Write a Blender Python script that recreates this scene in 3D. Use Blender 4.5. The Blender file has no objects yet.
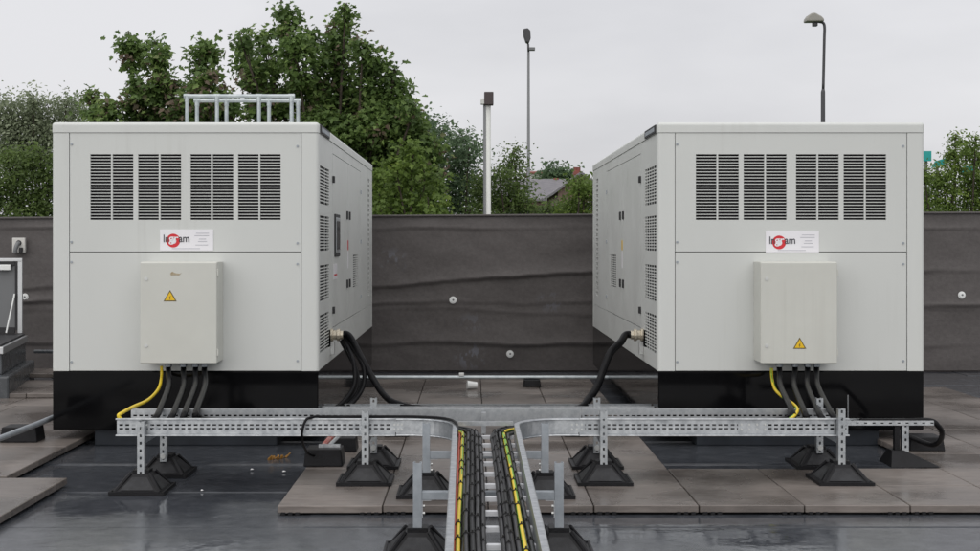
import bpy, bmesh, math, random
import numpy as np
from mathutils import Vector, Matrix

random.seed(7)
rng = np.random.default_rng(7)
SC = bpy.context.scene
COL = SC.collection

# ------------------------------------------------------------------ camera
F, CX, CY, CZ = 1300.0, 472.0, 243.0, 1.535      # focal px, vanishing point px (980x551 photo), eye height
cam_d = bpy.data.cameras.new('camera')
cam = bpy.data.objects.new('camera', cam_d)
COL.objects.link(cam)
cam.location = (0, 0, CZ)
cam.rotation_euler = (math.radians(90), 0, 0)
cam_d.sensor_width = 36
cam_d.lens = 36 * F / 980
cam_d.shift_x = (490 - CX) / 980
cam_d.shift_y = -(275.5 - CY) / 980
cam_d.clip_start = 0.05
cam_d.clip_end = 5000
SC.camera = cam
SC.render.resolution_x, SC.render.resolution_y = 1024, 576

# ------------------------------------------------------------------ world, sun, exposure
SUN_EL, SUN_AZ = math.radians(50), math.radians(200)     # azimuth from +Y, clockwise
w = bpy.data.worlds.new('World')
SC.world = w
w.use_nodes = True
nt = w.node_tree
nt.nodes.clear()
N = nt.nodes.new
out = N('ShaderNodeOutputWorld'); bg = N('ShaderNodeBackground')
sky = N('ShaderNodeTexSky'); sky.sky_type = 'NISHITA'; sky.sun_disc = False
sky.sun_elevation = SUN_EL; sky.sun_rotation = SUN_AZ
sky.dust_density = 4.0
tc = N('ShaderNodeTexCoord')
mp = N('ShaderNodeMapping'); mp.inputs['Scale'].default_value = (1, 1, 3.2)
no = N('ShaderNodeTexNoise'); no.inputs['Scale'].default_value = 1.9; no.inputs['Detail'].default_value = 5; no.inputs['Roughness'].default_value = 0.5
cr = N('ShaderNodeValToRGB')
cr.color_ramp.elements[0].position = 0.36; cr.color_ramp.elements[0].color = (5.35, 5.35, 5.56, 1)
cr.color_ramp.elements[1].position = 0.62; cr.color_ramp.elements[1].color = (6.75, 6.72, 6.9, 1)
mx = N('ShaderNodeMix'); mx.data_type = 'RGBA'; mx.inputs[0].default_value = 0.93
nt.links.new(tc.outputs['Generated'], mp.inputs['Vector'])
nt.links.new(mp.outputs['Vector'], no.inputs['Vector'])
nt.links.new(no.outputs['Fac'], cr.inputs['Fac'])
nt.links.new(sky.outputs['Color'], mx.inputs[6])
nt.links.new(cr.outputs['Color'], mx.inputs[7])
nt.links.new(mx.outputs[2], bg.inputs['Color'])
bg.inputs['Strength'].default_value = 0.1
nt.links.new(bg.outputs['Background'], out.inputs['Surface'])

sd = bpy.data.lights.new('sun', 'SUN'); sd.energy = 1.5; sd.angle = math.radians(110); sd.color = (1, 0.98, 0.95)
sun = bpy.data.objects.new('sun', sd); COL.objects.link(sun)
sdir = Vector((math.sin(SUN_AZ) * math.cos(SUN_EL), math.cos(SUN_AZ) * math.cos(SUN_EL), math.sin(SUN_EL)))
sun.rotation_euler = sdir.to_track_quat('Z', 'Y').to_euler()
sun.location = sdir * 30

SC.view_settings.view_transform = 'Standard'
SC.view_settings.look = 'None'
SC.view_settings.gamma = 1
SC.view_settings.exposure = 0.28
SC.view_settings.use_curve_mapping = False

# ------------------------------------------------------------------ helpers
def P(px, py, D):
    """photo pixel at depth D -> world point"""
    return Vector(((px - CX) * D / F, D, CZ - (py - CY) * D / F))
def X(px, D): return (px - CX) * D / F
def Z(py, D): return CZ - (py - CY) * D / F

MATS = {}
def mat(name, color, rough=0.5, metal=0.0, var=0.0, scale=6.0, stretch=(1, 1, 1), bump=0.0, bscale=60.0,
        color2=None, rough2=None, spec=None, coat=0.0, ramp=(0.35, 0.65), detail=5.0):
    m = bpy.data.materials.new(name); m.use_nodes = True
    t = m.node_tree; b = t.nodes['Principled BSDF']
    b.inputs['Roughness'].default_value = rough
    b.inputs['Metallic'].default_value = metal
    if spec is not None: b.inputs['Specular IOR Level'].default_value = spec
    if coat: b.inputs['Coat Weight'].default_value = coat
    c = tuple(color) + (1,)
    b.inputs['Base Color'].default_value = c
    co = t.nodes.new('ShaderNodeTexCoord')
    geo = t.nodes.new('ShaderNodeNewGeometry')
    mpn = t.nodes.new('ShaderNodeMapping'); mpn.inputs['Scale'].default_value = stretch
    t.links.new(geo.outputs['Position'], mpn.inputs['Vector'])
    if var or color2 is not None or rough2 is not None:
        n = t.nodes.new('ShaderNodeTexNoise'); n.inputs['Scale'].default_value = scale
        n.inputs['Detail'].default_value = detail; n.inputs['Roughness'].default_value = 0.62
        t.links.new(mpn.outputs['Vector'], n.inputs['Vector'])
        r = t.nodes.new('ShaderNodeValToRGB')
        r.color_ramp.elements[0].position, r.color_ramp.elements[1].position = ramp
        if color2 is None: color2 = tuple(max(0, x * (1 - var)) for x in color)
        r.color_ramp.elements[0].color = tuple(color2) + (1,)
        r.color_ramp.elements[1].color = c
        t.links.new(n.outputs['Fac'], r.inputs['Fac'])
        t.links.new(r.outputs['Color'], b.inputs['Base Color'])
        if rough2 is not None:
            mr = t.nodes.new('ShaderNodeMapRange')
            mr.inputs['From Min'].default_value, mr.inputs['From Max'].default_value = ramp
            mr.inputs['To Min'].default_value = rough2; mr.inputs['To Max'].default_value = rough
            t.links.new(n.outputs['Fac'], mr.inputs['Value'])
            t.links.new(mr.outputs['Result'], b.inputs['Roughness'])
    if bump:
        n2 = t.nodes.new('ShaderNodeTexNoise'); n2.inputs['Scale'].default_value = bscale
        n2.inputs['Detail'].default_value = 4
        t.links.new(mpn.outputs['Vector'], n2.inputs['Vector'])
        bm_ = t.nodes.new('ShaderNodeBump'); bm_.inputs['Strength'].default_value = bump
        bm_.inputs['Distance'].default_value = 0.01
        t.links.new(n2.outputs['Fac'], bm_.inputs['Height'])
        t.links.new(bm_.outputs['Normal'], b.inputs['Normal'])
    MATS[name] = m
    return m

M = MATS
def add_streaks(name, depth):
    m = MATS[name]; t = m.node_tree; b = t.nodes['Principled BSDF']
    src = b.inputs['Base Color'].links[0].from_socket
    geo = t.nodes.new('ShaderNodeNewGeometry')
    def noise(sc, scale, det):
        mp_ = t.nodes.new('ShaderNodeMapping'); mp_.inputs['Scale'].default_value = sc
        n_ = t.nodes.new('ShaderNodeTexNoise'); n_.inputs['Scale'].default_value = scale; n_.inputs['Detail'].default_value = det
        t.links.new(geo.outputs['Position'], mp_.inputs['Vector']); t.links.new(mp_.outputs['Vector'], n_.inputs['Vector'])
        return n_.outputs['Fac']
    def ramp_(s_, p0, p1, c0, c1):
        r = t.nodes.new('ShaderNodeValToRGB'); e = r.color_ramp.elements
        e[0].position, e[1].position = p0, p1; e[0].color = (c0, c0, c0, 1); e[1].color = (c1, c1, c1, 1)
        t.links.new(s_, r.inputs['Fac']); return r.outputs['Color']
    st = ramp_(noise((26, 26, 0.9), 1.0, 3), 0.52, 0.72, 0.0, 1.0)
    mk = ramp_(noise((1.4, 1.4, 1.1), 1.0, 3), 0.50, 0.68, 0.0, 1.0)
    mu = t.nodes.new('ShaderNodeMath'); mu.operation = 'MULTIPLY'; t.links.new(st, mu.inputs[0]); t.links.new(mk, mu.inputs[1])
    m2 = t.nodes.new('ShaderNodeMath'); m2.operation = 'MULTIPLY'; m2.inputs[1].default_value = depth; t.links.new(mu.outputs[0], m2.inputs[0])
    mx_ = t.nodes.new('ShaderNodeMix'); mx_.data_type = 'RGBA'; t.links.new(m2.outputs[0], mx_.inputs[0])
    t.links.new(src, mx_.inputs[6]); mx_.inputs[7].default_value = (0.30, 0.29, 0.25, 1)
    t.links.new(mx_.outputs[2], b.inputs['Base Color'])
    rr = ramp_(noise((2, 2, 2), 1.3, 5), 0.3, 0.7, 0.34, 0.52); t.links.new(rr, b.inputs['Roughness'])
mat('canopy', (0.605, 0.62, 0.60), 0.42, var=0.05, scale=0.9, stretch=(2, 2, 0.8), bump=0.02, bscale=6, ramp=(0.25, 0.75))
mat('canopy_edge', (0.62, 0.635, 0.615), 0.40, var=0.04, scale=1.1, stretch=(3, 3, 0.6))
mat('enclosure', (0.585, 0.59, 0.545), 0.45, var=0.05, scale=2.5, bump=0.03, bscale=200)
add_streaks('canopy', 0.16); add_streaks('canopy_edge', 0.14); add_streaks('enclosure', 0.16)
mat('interior', (0.012, 0.011, 0.014), 0.8)
mat('black_gloss', (0.004, 0.004, 0.0045), 0.05, bump=0.02, bscale=2.2, spec=0.12, rough2=0.12, scale=4)
mat('black_satin', (0.010, 0.010, 0.011), 0.5, spec=0.2, color2=(0.016, 0.016, 0.017), scale=3)
mat('galvanised', (0.60, 0.62, 0.635), 0.32, metal=0.9, color2=(0.36, 0.38, 0.40), scale=22, rough2=0.45, ramp=(0.3, 0.7))
mat('galv_post', (0.50, 0.52, 0.53), 0.40, metal=0.8, color2=(0.32, 0.34, 0.36), scale=18, ramp=(0.3, 0.7))
mat('galv_dull', (0.40, 0.43, 0.46), 0.55, metal=0.5, color2=(0.30, 0.33, 0.36), scale=16, ramp=(0.3, 0.7))
mat('galv_sky_lit', (0.72, 0.73, 0.75), 0.42, metal=0.5)  # rung steel, base colour lifted to paint in the sky reflected off the tops
mat('zinc_pipe', (0.50, 0.54, 0.55), 0.38, metal=0.6, color2=(0.36, 0.40, 0.42), scale=9)
mat('rubber', (0.010, 0.010, 0.011), 0.42, spec=0.18, color2=(0.014, 0.014, 0.016), scale=12, bump=0.2, bscale=120)
mat('rubber_panel', (0.030, 0.031, 0.034), 0.36, spec=0.25, color2=(0.014, 0.014, 0.016), scale=14, bump=0.25, bscale=160)
mat('cable_black', (0.004, 0.004, 0.005), 0.34, spec=0.12, color2=(0.012, 0.012, 0.013), scale=10)
mat('cable_grey', (0.026, 0.026, 0.028), 0.36, spec=0.3, color2=(0.012, 0.012, 0.014), scale=9)
mat('cable_yellow', (0.75, 0.55, 0.03), 0.4)
mat('cable_green', (0.20, 0.42, 0.05), 0.4)
mat('cable_red', (0.50, 0.06, 0.03), 0.4)
mat('tie_black', (0.01, 0.01, 0.01), 0.5)
mat('brass', (0.62, 0.56, 0.45), 0.3, metal=0.7)
mat('steel_bolt', (0.6, 0.61, 0.6), 0.35, metal=0.7)
mat('white_plastic', (0.78, 0.79, 0.78), 0.4)
mat('sign_white', (0.78, 0.77, 0.80), 0.35)
mat('sign_red', (0.60, 0.02, 0.03), 0.35)
mat('label_red', (0.28, 0.05, 0.04), 0.6, color2=(0.35, 0.22, 0.20), scale=40)
mat('sign_dark', (0.05, 0.05, 0.06), 0.4)
mat('sign_grey', (0.42, 0.42, 0.46), 0.4)
mat('warn_yellow', (0.80, 0.50, 0.01), 0.4)
mat('warn_border', (0.12, 0.09, 0.02), 0.4)
mat('rust_mark', (0.30, 0.22, 0.12), 0.7, color2=(0.45, 0.40, 0.30), scale=60)
mat('glass_dark', (0.05, 0.055, 0.06), 0.08)
mat('gasket', (0.02, 0.02, 0.022), 0.6)
mat('alu', (0.55, 0.56, 0.57), 0.35, metal=0.8)
mat('lead_grey', (0.085, 0.092, 0.10), 0.35, color2=(0.06, 0.066, 0.072), scale=5, rough2=0.2)
mat('plinth', (0.03, 0.035, 0.043), 0.45, spec=0.2, color2=(0.02, 0.023, 0.028), scale=4)
mat('orange_scrap', (0.36, 0.17, 0.02), 0.7, color2=(0.12, 0.06, 0.01), scale=20)
mat('paper', (0.7, 0.7, 0.7), 0.7)
mat('lamp_grey', (0.16, 0.165, 0.17), 0.5)
mat('lamp_dark', (0.05, 0.05, 0.055), 0.5)
mat('lamp_head_beige', (0.30, 0.29, 0.26), 0.45)
mat('pole_white', (0.66, 0.67, 0.64), 0.45, var=0.12, scale=2)
mat('brown_box', (0.06, 0.045, 0.045), 0.6)
mat('slate', (0.14, 0.135, 0.15), 0.6, color2=(0.19, 0.18, 0.19), scale=2.5, stretch=(1, 1, 6))
mat('brick', (0.19, 0.125, 0.105), 0.8, color2=(0.14, 0.095, 0.08), scale=3)
mat('red_tile', (0.26, 0.08, 0.06), 0.7, color2=(0.18, 0.06, 0.05), scale=3)
mat('render_white', (0.62, 0.61, 0.58), 0.8)
mat('teal', (0.02, 0.36, 0.34), 0.5)
mat('bark', (0.07, 0.055, 0.04), 0.9, color2=(0.035, 0.028, 0.02), scale=8, bump=0.5, bscale=20)
mat('grass', (0.05, 0.08, 0.025), 0.9, color2=(0.03, 0.05, 0.018), scale=0.4)
mat('facade', (0.25, 0.22, 0.2), 0.8, var=0.2)

def mat_nodes(name):
    m = bpy.data.materials.new(name); m.use_nodes = True
    t = m.node_tree; b = t.nodes['Principled BSDF']; MATS[name] = m
    geo = t.nodes.new('ShaderNodeNewGeometry')
    return m, t, b, geo
def nnode(t, kind, **kw):
    n = t.nodes.new(kind)
    for k, v in kw.items():
        if k in n.inputs: n.inputs[k].default_value = v
        else: setattr(n, k, v)
    return n
def nramp(t, src, stops):
    r = t.nodes.new('ShaderNodeValToRGB')
    while len(r.color_ramp.elements) < len(stops): r.color_ramp.elements.new(0.5)
    for e, (p, c) in zip(r.color_ramp.elements, stops):
        e.position = p; e.color = (tuple(c) + (1,)) if not isinstance(c, (int, float)) else (c, c, c, 1)
    t.links.new(src, r.inputs['Fac'])
    return r.outputs['Color']
def nmul(t, a, b, fac=1.0, mode='MULTIPLY'):
    n = t.nodes.new('ShaderNodeMix'); n.data_type = 'RGBA'; n.blend_type = mode
    n.inputs[0].default_value = fac
    t.links.new(a, n.inputs[6]); t.links.new(b, n.inputs[7])
    return n.outputs[2]

# wet roofing felt
m, t, b, geo = mat_nodes('membrane')
n1 = nnode(t, 'ShaderNodeTexNoise', Scale=0.55, Detail=6.0, Roughness=0.6)
n2 = nnode(t, 'ShaderNodeTexNoise', Scale=9.0, Detail=6.0, Roughness=0.7)
n3 = nnode(t, 'ShaderNodeTexNoise', Scale=160.0, Detail=3.0)
for n in (n1, n2, n3): t.links.new(geo.outputs['Position'], n.inputs['Vector'])
c1 = nramp(t, n2.outputs['Fac'], [(0.3, (0.043, 0.048, 0.056)), (0.55, (0.070, 0.076, 0.087)), (0.75, (0.115, 0.122, 0.133))])
c2 = nramp(t, n1.outputs['Fac'], [(0.38, (0.78, 0.78, 0.80)), (0.56, (1, 1, 1))])
t.links.new(nmul(t, c1, c2), b.inputs['Base Color'])
r1 = nramp(t, n1.outputs['Fac'], [(0.36, 0.06), (0.48, 0.13), (0.62, 0.24)])
r2 = nramp(t, n2.outputs['Fac'], [(0.3, 0.75), (0.7, 1.1)])
t.links.new(nmul(t, r1, r2), b.inputs['Roughness'])
b.inputs['Specular IOR Level'].default_value = 0.95
bp = nnode(t, 'ShaderNodeBump', Strength=0.22, Distance=0.004)
hs = nramp(t, n1.outputs['Fac'], [(0.43, 0.0), (0.52, 1.0)])
hh = nmul(t, n3.outputs['Fac'], hs)
t.links.new(hh, bp.inputs['Height'])
n4 = nnode(t, 'ShaderNodeTexNoise', Scale=5.0, Detail=3.0)
t.links.new(geo.outputs['Position'], n4.inputs['Vector'])
bp2 = nnode(t, 'ShaderNodeBump', Strength=0.14, Distance=0.02)
t.links.new(n4.outputs['Fac'], bp2.inputs['Height'])
t.links.new(bp2.outputs['Normal'], bp.inputs['Normal'])
t.links.new(bp.outputs['Normal'], b.inputs['Normal'])

# damp taupe pavers, each slightly different
m, t, b, geo = mat_nodes('paver')
oi = t.nodes.new('ShaderNodeObjectInfo')
mpn = nnode(t, 'ShaderNodeMapping'); mpn.inputs['Scale'].default_value = (1.0, 7.0, 7.0)
t.links.new(geo.outputs['Position'], mpn.inputs['Vector'])
n1 = nnode(t, 'ShaderNodeTexNoise', Scale=5.0, Detail=7.0, Roughness=0.65)
n2 = nnode(t, 'ShaderNodeTexNoise', Scale=1.3, Detail=5.0)
t.links.new(mpn.outputs['Vector'], n1.inputs['Vector']); t.links.new(geo.outputs['Position'], n2.inputs['Vector'])
c1 = nramp(t, n1.outputs['Fac'], [(0.28, (0.125, 0.108, 0.097)), (0.5, (0.180, 0.156, 0.141)), (0.75, (0.235, 0.207, 0.188))])
c2 = nramp(t, n2.outputs['Fac'], [(0.38, 0.62), (0.6, 1.0)])
c3 = nramp(t, oi.outputs['Random'], [(0.0, 0.82), (1.0, 1.12)])
t.links.new(nmul(t, nmul(t, c1, c2), c3), b.inputs['Base Color'])
r1 = nramp(t, n2.outputs['Fac'], [(0.36, 0.16), (0.62, 0.48)])
t.links.new(r1, b.inputs['Roughness'])
bp = nnode(t, 'ShaderNodeBump', Strength=0.25, Distance=0.003)
t.links.new(n1.outputs['Fac'], bp.inputs['Height']); t.links.new(bp.outputs['Normal'], b.inputs['Normal'])

# dark brown membrane lining of the fence with faded print smudges
m, t, b, geo = mat_nodes('liner_fabric')
mpn = nnode(t, 'ShaderNodeMapping'); mpn.inputs['Scale'].default_value = (5.0, 1.0, 6.0)
t.links.new(geo.outputs['Position'], mpn.inputs['Vector'])
n1 = nnode(t, 'ShaderNodeTexNoise', Scale=4.0, Detail=8.0, Roughness=0.7)
t.links.new(mpn.outputs['Vector'], n1.inputs['Vector'])
c1 = nramp(t, n1.outputs['Fac'], [(0.25, (0.080, 0.072, 0.071)), (0.5, (0.097, 0.088, 0.086)), (0.8, (0.118, 0.107, 0.105))])
mpv = nnode(t, 'ShaderNodeMapping'); mpv.inputs['Scale'].default_value = (1.15, 0.0, 1.45); mpv.inputs['Location'].default_value = (0.35, 0, 0.2)
t.links.new(geo.outputs['Position'], mpv.inputs['Vector'])
vo = nnode(t, 'ShaderNodeTexVoronoi', Scale=1.0, Randomness=0.55)
t.links.new(mpv.outputs['Vector'], vo.inputs['Vector'])
msk = nramp(t, vo.outputs['Distance'], [(0.12, 1.0), (0.27, 0.0)])
mpw = nnode(t, 'ShaderNodeMapping'); mpw.inputs['Rotation'].default_value = (0, 0.42, 0); mpw.inputs['Scale'].default_value = (16, 1, 9)
t.links.new(geo.outputs['Position'], mpw.inputs['Vector'])
nw = nnode(t, 'ShaderNodeTexNoise', Scale=1.0, Detail=3.0)
t.links.new(mpw.outputs['Vector'], nw.inputs['Vector'])
let = nramp(t, nw.outputs['Fac'], [(0.5, 0.0), (0.58, 1.0)])
mm = nmul(t, msk, let)
mixn = t.nodes.new('ShaderNodeMix'); mixn.data_type = 'RGBA'
sc_ = nnode(t, 'ShaderNodeMath', operation='MULTIPLY'); sc_.inputs[1].default_value = 0.85
t.links.new(mm, sc_.inputs[0]); t.links.new(sc_.outputs[0], mixn.inputs[0])
t.links.new(c1, mixn.inputs[6]); mixn.inputs[7].default_value = (0.15, 0.152, 0.175, 1)
t.links.new(mixn.outputs[2], b.inputs['Base Color'])
b.inputs['Roughness'].default_value = 0.55
b.inputs['Specular IOR Level'].default_value = 0.3
bp = nnode(t, 'ShaderNodeBump', Strength=0.35, Distance=0.01)
t.links.new(n1.outputs['Fac'], bp.inputs['Height']); t.links.new(bp.outputs['Normal'], b.inputs['Normal'])

def leaf_mat(name, stops, trans=0.45, rough=0.5):
    m, t, b, geo = mat_nodes(name)
    at = nnode(t, 'ShaderNodeAttribute'); at.attribute_name = 'tint'
    c = nramp(t, at.outputs['Fac'], stops)
    t.links.new(c, b.inputs['Base Color']); b.inputs['Roughness'].default_value = rough
    b.inputs['Specular IOR Level'].default_value = 0.3
    tr = t.nodes.new('ShaderNodeBsdfTranslucent'); t.links.new(c, tr.inputs['Color'])
    ms = t.nodes.new('ShaderNodeMixShader'); ms.inputs[0].default_value = trans
    o = t.nodes['Material Output']
    t.links.new(b.outputs[0], ms.inputs[1]); t.links.new(tr.outputs[0], ms.inputs[2]); t.links.new(ms.outputs[0], o.inputs['Surface'])
leaf_mat('leaf_sycamore', [(0, (0.084, 0.138, 0.043)), (0.45, (0.150, 0.234, 0.067)), (0.76, (0.240, 0.336, 0.102)), (0.84, (0.180, 0.150, 0.102)), (1, (0.216, 0.156, 0.120))])
leaf_mat('leaf_green', [(0, (0.077, 0.117, 0.037)), (0.5, (0.135, 0.200, 0.057)), (1, (0.231, 0.312, 0.088))])
leaf_mat('leaf_lime', [(0, (0.104, 0.159, 0.037)), (0.5, (0.168, 0.254, 0.055)), (1, (0.300, 0.375, 0.084))])
leaf_mat('leaf_grey', [(0, (0.204, 0.246, 0.150)), (0.5, (0.324, 0.372, 0.246)), (1, (0.480, 0.516, 0.396))])
leaf_mat('leaf_blue', [(0, (0.095, 0.146, 0.081)), (0.5, (0.146, 0.221, 0.117)), (1, (0.236, 0.331, 0.178))])

ORG = {}
def setp(o, label=None, cat=None, group=None, kind=None):
    if label: o['label'] = label
    if cat: o['category'] = cat
    if group: o['group'] = group
    if kind: o['kind'] = kind
    return o
def thing(name, label, cat, loc, group=None):
    o = bpy.data.objects.new(name, None); COL.objects.link(o)
    o.location = loc; o.empty_display_size = 0.1
    ORG[o.name] = Vector(loc)
    return setp(o, label, cat, group)
def inst(name, mesh, loc, parent=None, rot=(0, 0, 0)):
    """object sharing mesh data, placed at world location loc"""
    o = bpy.data.objects.new(name, mesh); COL.objects.link(o)
    loc = Vector(loc)
    if parent is not None:
        o.parent = parent; o.location = loc - ORG[parent.name]
    else: o.location = loc
    o.rotation_euler = rot
    ORG[o.name] = loc
    return o

def soft_box(name, x0, x1, y0, y1, z0, z1, mt, parent, r, seg=4, test=None):
    o_ = ORG[parent.name]
    me = MB().box(x0, x1, y0, y1, z0, z1).mesh(name, mt, o_)
    b_ = bmesh.new(); b_.from_mesh(me)
    es = [e for e in b_.edges if test(*[v.co + o_ for v in e.verts])]
    bmesh.ops.bevel(b_, geom=es, offset=r, segments=seg, affect='EDGES', profile=0.5)
    for f_ in b_.faces: f_.smooth = False
    b_.to_mesh(me); b_.free()
    o = bpy.data.objects.new(name, me); COL.objects.link(o); o.parent = parent; ORG[o.name] = o_.copy()
    return o
class MB:
    def __init__(s): s.v = []; s.f = []; s.m = []; s.mi = 0
    def quad(s, a, b_, c, d):
        i = len(s.v); s.v += [Vector(a), Vector(b_), Vector(c), Vector(d)]; s.f.append((i, i+1, i+2, i+3)); s.m.append(s.mi)
    def box(s, x0, x1, y0, y1, z0, z1):
        i = len(s.v)
        s.v += [Vector(p) for p in ((x0,y0,z0),(x1,y0,z0),(x1,y1,z0),(x0,y1,z0),(x0,y0,z1),(x1,y0,z1),(x1,y1,z1),(x0,y1,z1))]
        for q in ((0,3,2,1),(4,5,6,7),(0,1,5,4),(1,2,6,5),(2,3,7,6),(3,0,4,7)):
            s.f.append(tuple(i+k for k in q)); s.m.append(s.mi)
        return s
    def hexa(s, pts):
        """8 points: 4 bottom ccw, 4 top ccw"""
        i = len(s.v); s.v += [Vector(p) for p in pts]
        for q in ((0,3,2,1),(4,5,6,7),(0,1,5,4),(1,2,6,5),(2,3,7,6),(3,0,4,7)):
            s.f.append(tuple(i+k for k in q)); s.m.append(s.mi)
        return s
    def poly(s, pts, off):
        """prism: polygon pts extruded by vector off"""
        n = len(pts); i = len(s.v); off = Vector(off)
        s.v += [Vector(p) for p in pts] + [Vector(p) + off for p in pts]
        s.f.append(tuple(i+k for k in range(n))); s.m.append(s.mi)
        s.f.append(tuple(i+n+k for k in reversed(range(n)))); s.m.append(s.mi)
        for k in range(n):
            s.f.append((i+k, i+n+k, i+n+(k+1) % n, i+(k+1) % n)); s.m.append(s.mi)
        return s
    def tube(s, path, r, n=8, cap=True, alt=None):
        path = [Vector(p) for p in path]; rs = r if isinstance(r, (list, tuple)) else [r]*len(path)
        base = len(s.v); prev = None
        for k, p in enumerate(path):
            a = path[max(k-1, 0)]; c = path[min(k+1, len(path)-1)]
            tng = (c - a).normalized()
            if prev is None:
                up = Vector((0,0,1)) if abs(tng.z) < 0.9 else Vector((1,0,0))
                nrm = tng.cross(up).normalized()
            else:
                nrm = (prev - tng * prev.dot(tng)).normalized()
            prev = nrm; bn = tng.cross(nrm)
            for j in range(n):
                an = 2*math.pi*j/n
                s.v.append(p + (nrm*math.cos(an) + bn*math.sin(an)) * rs[k])
        for k in range(len(path)-1):
            for j in range(n):
                a0 = base+k*n+j; a1 = base+k*n+(j+1) % n
                s.f.append((a0, a1, a1+n, a0+n))
                s.m.append(s.mi if alt is None else (alt(k, j)))
        if cap:
            s.f.append(tuple(base+j for j in reversed(range(n)))); s.m.append(s.mi)
            e = base+(len(path)-1)*n
            s.f.append(tuple(e+j for j in range(n))); s.m.append(s.mi)
        return s
    def sweep(s, path, prof):
        """open profile [(n, z)] swept along an XY path, n = to the right of travel"""
        base = len(s.v); k = len(prof)
        for i, p in enumerate(path):
            a = Vector(path[max(i-1, 0)]); c = Vector(path[min(i+1, len(path)-1)])
            d = (c - a).normalized(); rt = Vector((d.y, -d.x))
            for (nn, zz) in prof: s.v.append(Vector((p[0]+rt.x*nn, p[1]+rt.y*nn, zz)))
        for i in range(len(path)-1):
            for j in range(k):
                j2 = (j+1) % k
                a0 = base+i*k+j; a1 = base+i*k+j2
                s.f.append((a0, a0+k, a1+k, a1)); s.m.append(s.mi)
        s.f.append(tuple(base+j for j in range(k))); s.m.append(s.mi)
        e = base+(len(path)-1)*k
        s.f.append(tuple(e+j for j in reversed(range(k)))); s.m.append(s.mi)
        return s
    def mesh(s, name, mats, org=(0,0,0), smooth=False):
        me = bpy.data.meshes.new(name); o = Vector(org)
        me.from_pydata([tuple(v-o) for v in s.v], [], s.f)
        mats = mats if isinstance(mats, (list, tuple)) else [mats]
        for q in mats: me.materials.append(MATS[q])
        if len(mats) > 1:
            me.polygons.foreach_set('material_index', s.m)
        if smooth: me.polygons.foreach_set('use_smooth', [True]*len(me.polygons))
        bmm = bmesh.new(); bmm.from_mesh(me); bmesh.ops.recalc_face_normals(bmm, faces=bmm.faces); bmm.to_mesh(me); bmm.free()
        return me
    def build(s, name, mats, parent=None, bevel=0, smooth=False, solid=0, seg=2):
        org = ORG[parent.name] if parent is not None else Vector((0,0,0))
        if parent is None and s.v:
            lo = Vector((min(v.x for v in s.v), min(v.y for v in s.v), min(v.z for v in s.v)))
            hi = Vector((max(v.x for v in s.v), max(v.y for v in s.v), max(v.z for v in s.v)))
            org = Vector(((lo.x+hi.x)/2, (lo.y+hi.y)/2, lo.z))
        o = bpy.data.objects.new(name, s.mesh(name, mats, org, smooth)); COL.objects.link(o)
        if parent is not None: o.parent = parent
        else: o.location = org
        ORG[o.name] = org.copy()
        if solid:
            md = o.modifiers.new('solid', 'SOLIDIFY'); md.thickness = solid; md.offset = 0
        if bevel:
            md = o.modifiers.new('bevel', 'BEVEL'); md.width = bevel; md.segments = seg; md.limit_method = 'ANGLE'
            md.angle_limit = math.radians(40); md.harden_normals = False
        return o
def smooth_path(pts, n=8):
    pts = [Vector(p) for p in pts]; out_ = []
    q = [pts[0]*2-pts[1]] + pts + [pts[-1]*2-pts[-2]]
    for i in range(1, len(q)-2):
        p0, p1, p2, p3 = q[i-1:i+3]
        for k in range(n):
            t_ = k/n
            out_.append(0.5*((2*p1)+(p2-p0)*t_+(2*p0-5*p1+4*p2-p3)*t_*t_+(3*p1-p0-3*p2+p3)*t_**3))
    out_.append(pts[-1])
    return out_
def disc_pts(c, r, n, plane='xz'):
    c = Vector(c)
    return [c + (Vector((math.cos(2*math.pi*k/n)*r, 0, math.sin(2*math.pi*k/n)*r)) if plane == 'xz' else
                 Vector((0, math.cos(2*math.pi*k/n)*r, math.sin(2*math.pi*k/n)*r)) if plane == 'yz' else
                 Vector((math.cos(2*math.pi*k/n)*r, math.sin(2*math.pi*k/n)*r, 0))) for k in range(n)]

def text_mesh(name, txt, x0, x1, z0, z1, y, mt, parent):
    """lettering fitted into a rectangle of the XZ plane, facing -Y"""
    cu = bpy.data.curves.new(name, 'FONT'); cu.body = txt; cu.extrude = 0.0; cu.size = 1; cu.resolution_u = 3; cu.offset = 0.012
    o = bpy.data.objects.new(name, cu); COL.objects.link(o)
    dg = bpy.context.evaluated_depsgraph_get(); dg.update()
    me = bpy.data.meshes.new_from_object(o.evaluated_get(dg))
    bpy.data.objects.remove(o); bpy.data.curves.remove(cu)
    co = np.array([tuple(v.co) for v in me.vertices]); lo = co.min(0); hi = co.max(0)
    og = ORG[parent.name]
    for v in me.vertices:
        u = (v.co.x-lo[0])/(hi[0]-lo[0]); q = (v.co.y-lo[1])/(hi[1]-lo[1])
        v.co = Vector((x0+u*(x1-x0), y, z0+q*(z1-z0))) - og
    me.materials.clear(); me.materials.append(MATS[mt])
    o = bpy.data.objects.new(name, me); COL.objects.link(o); o.parent = parent; ORG[o.name] = og.copy()
    return o

# ================================================================== SETTING
g = MB(); g.quad((-2500,-2500,-4.2),(2500,-2500,-4.2),(2500,2500,-4.2),(-2500,2500,-4.2))
setp(g.build('ground', 'grass'), kind='structure')
roof = MB().box(-13, 13, -5, 16.2, -4.2, -0.004).build('roof', 'facade'); setp(roof, kind='structure')
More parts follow.
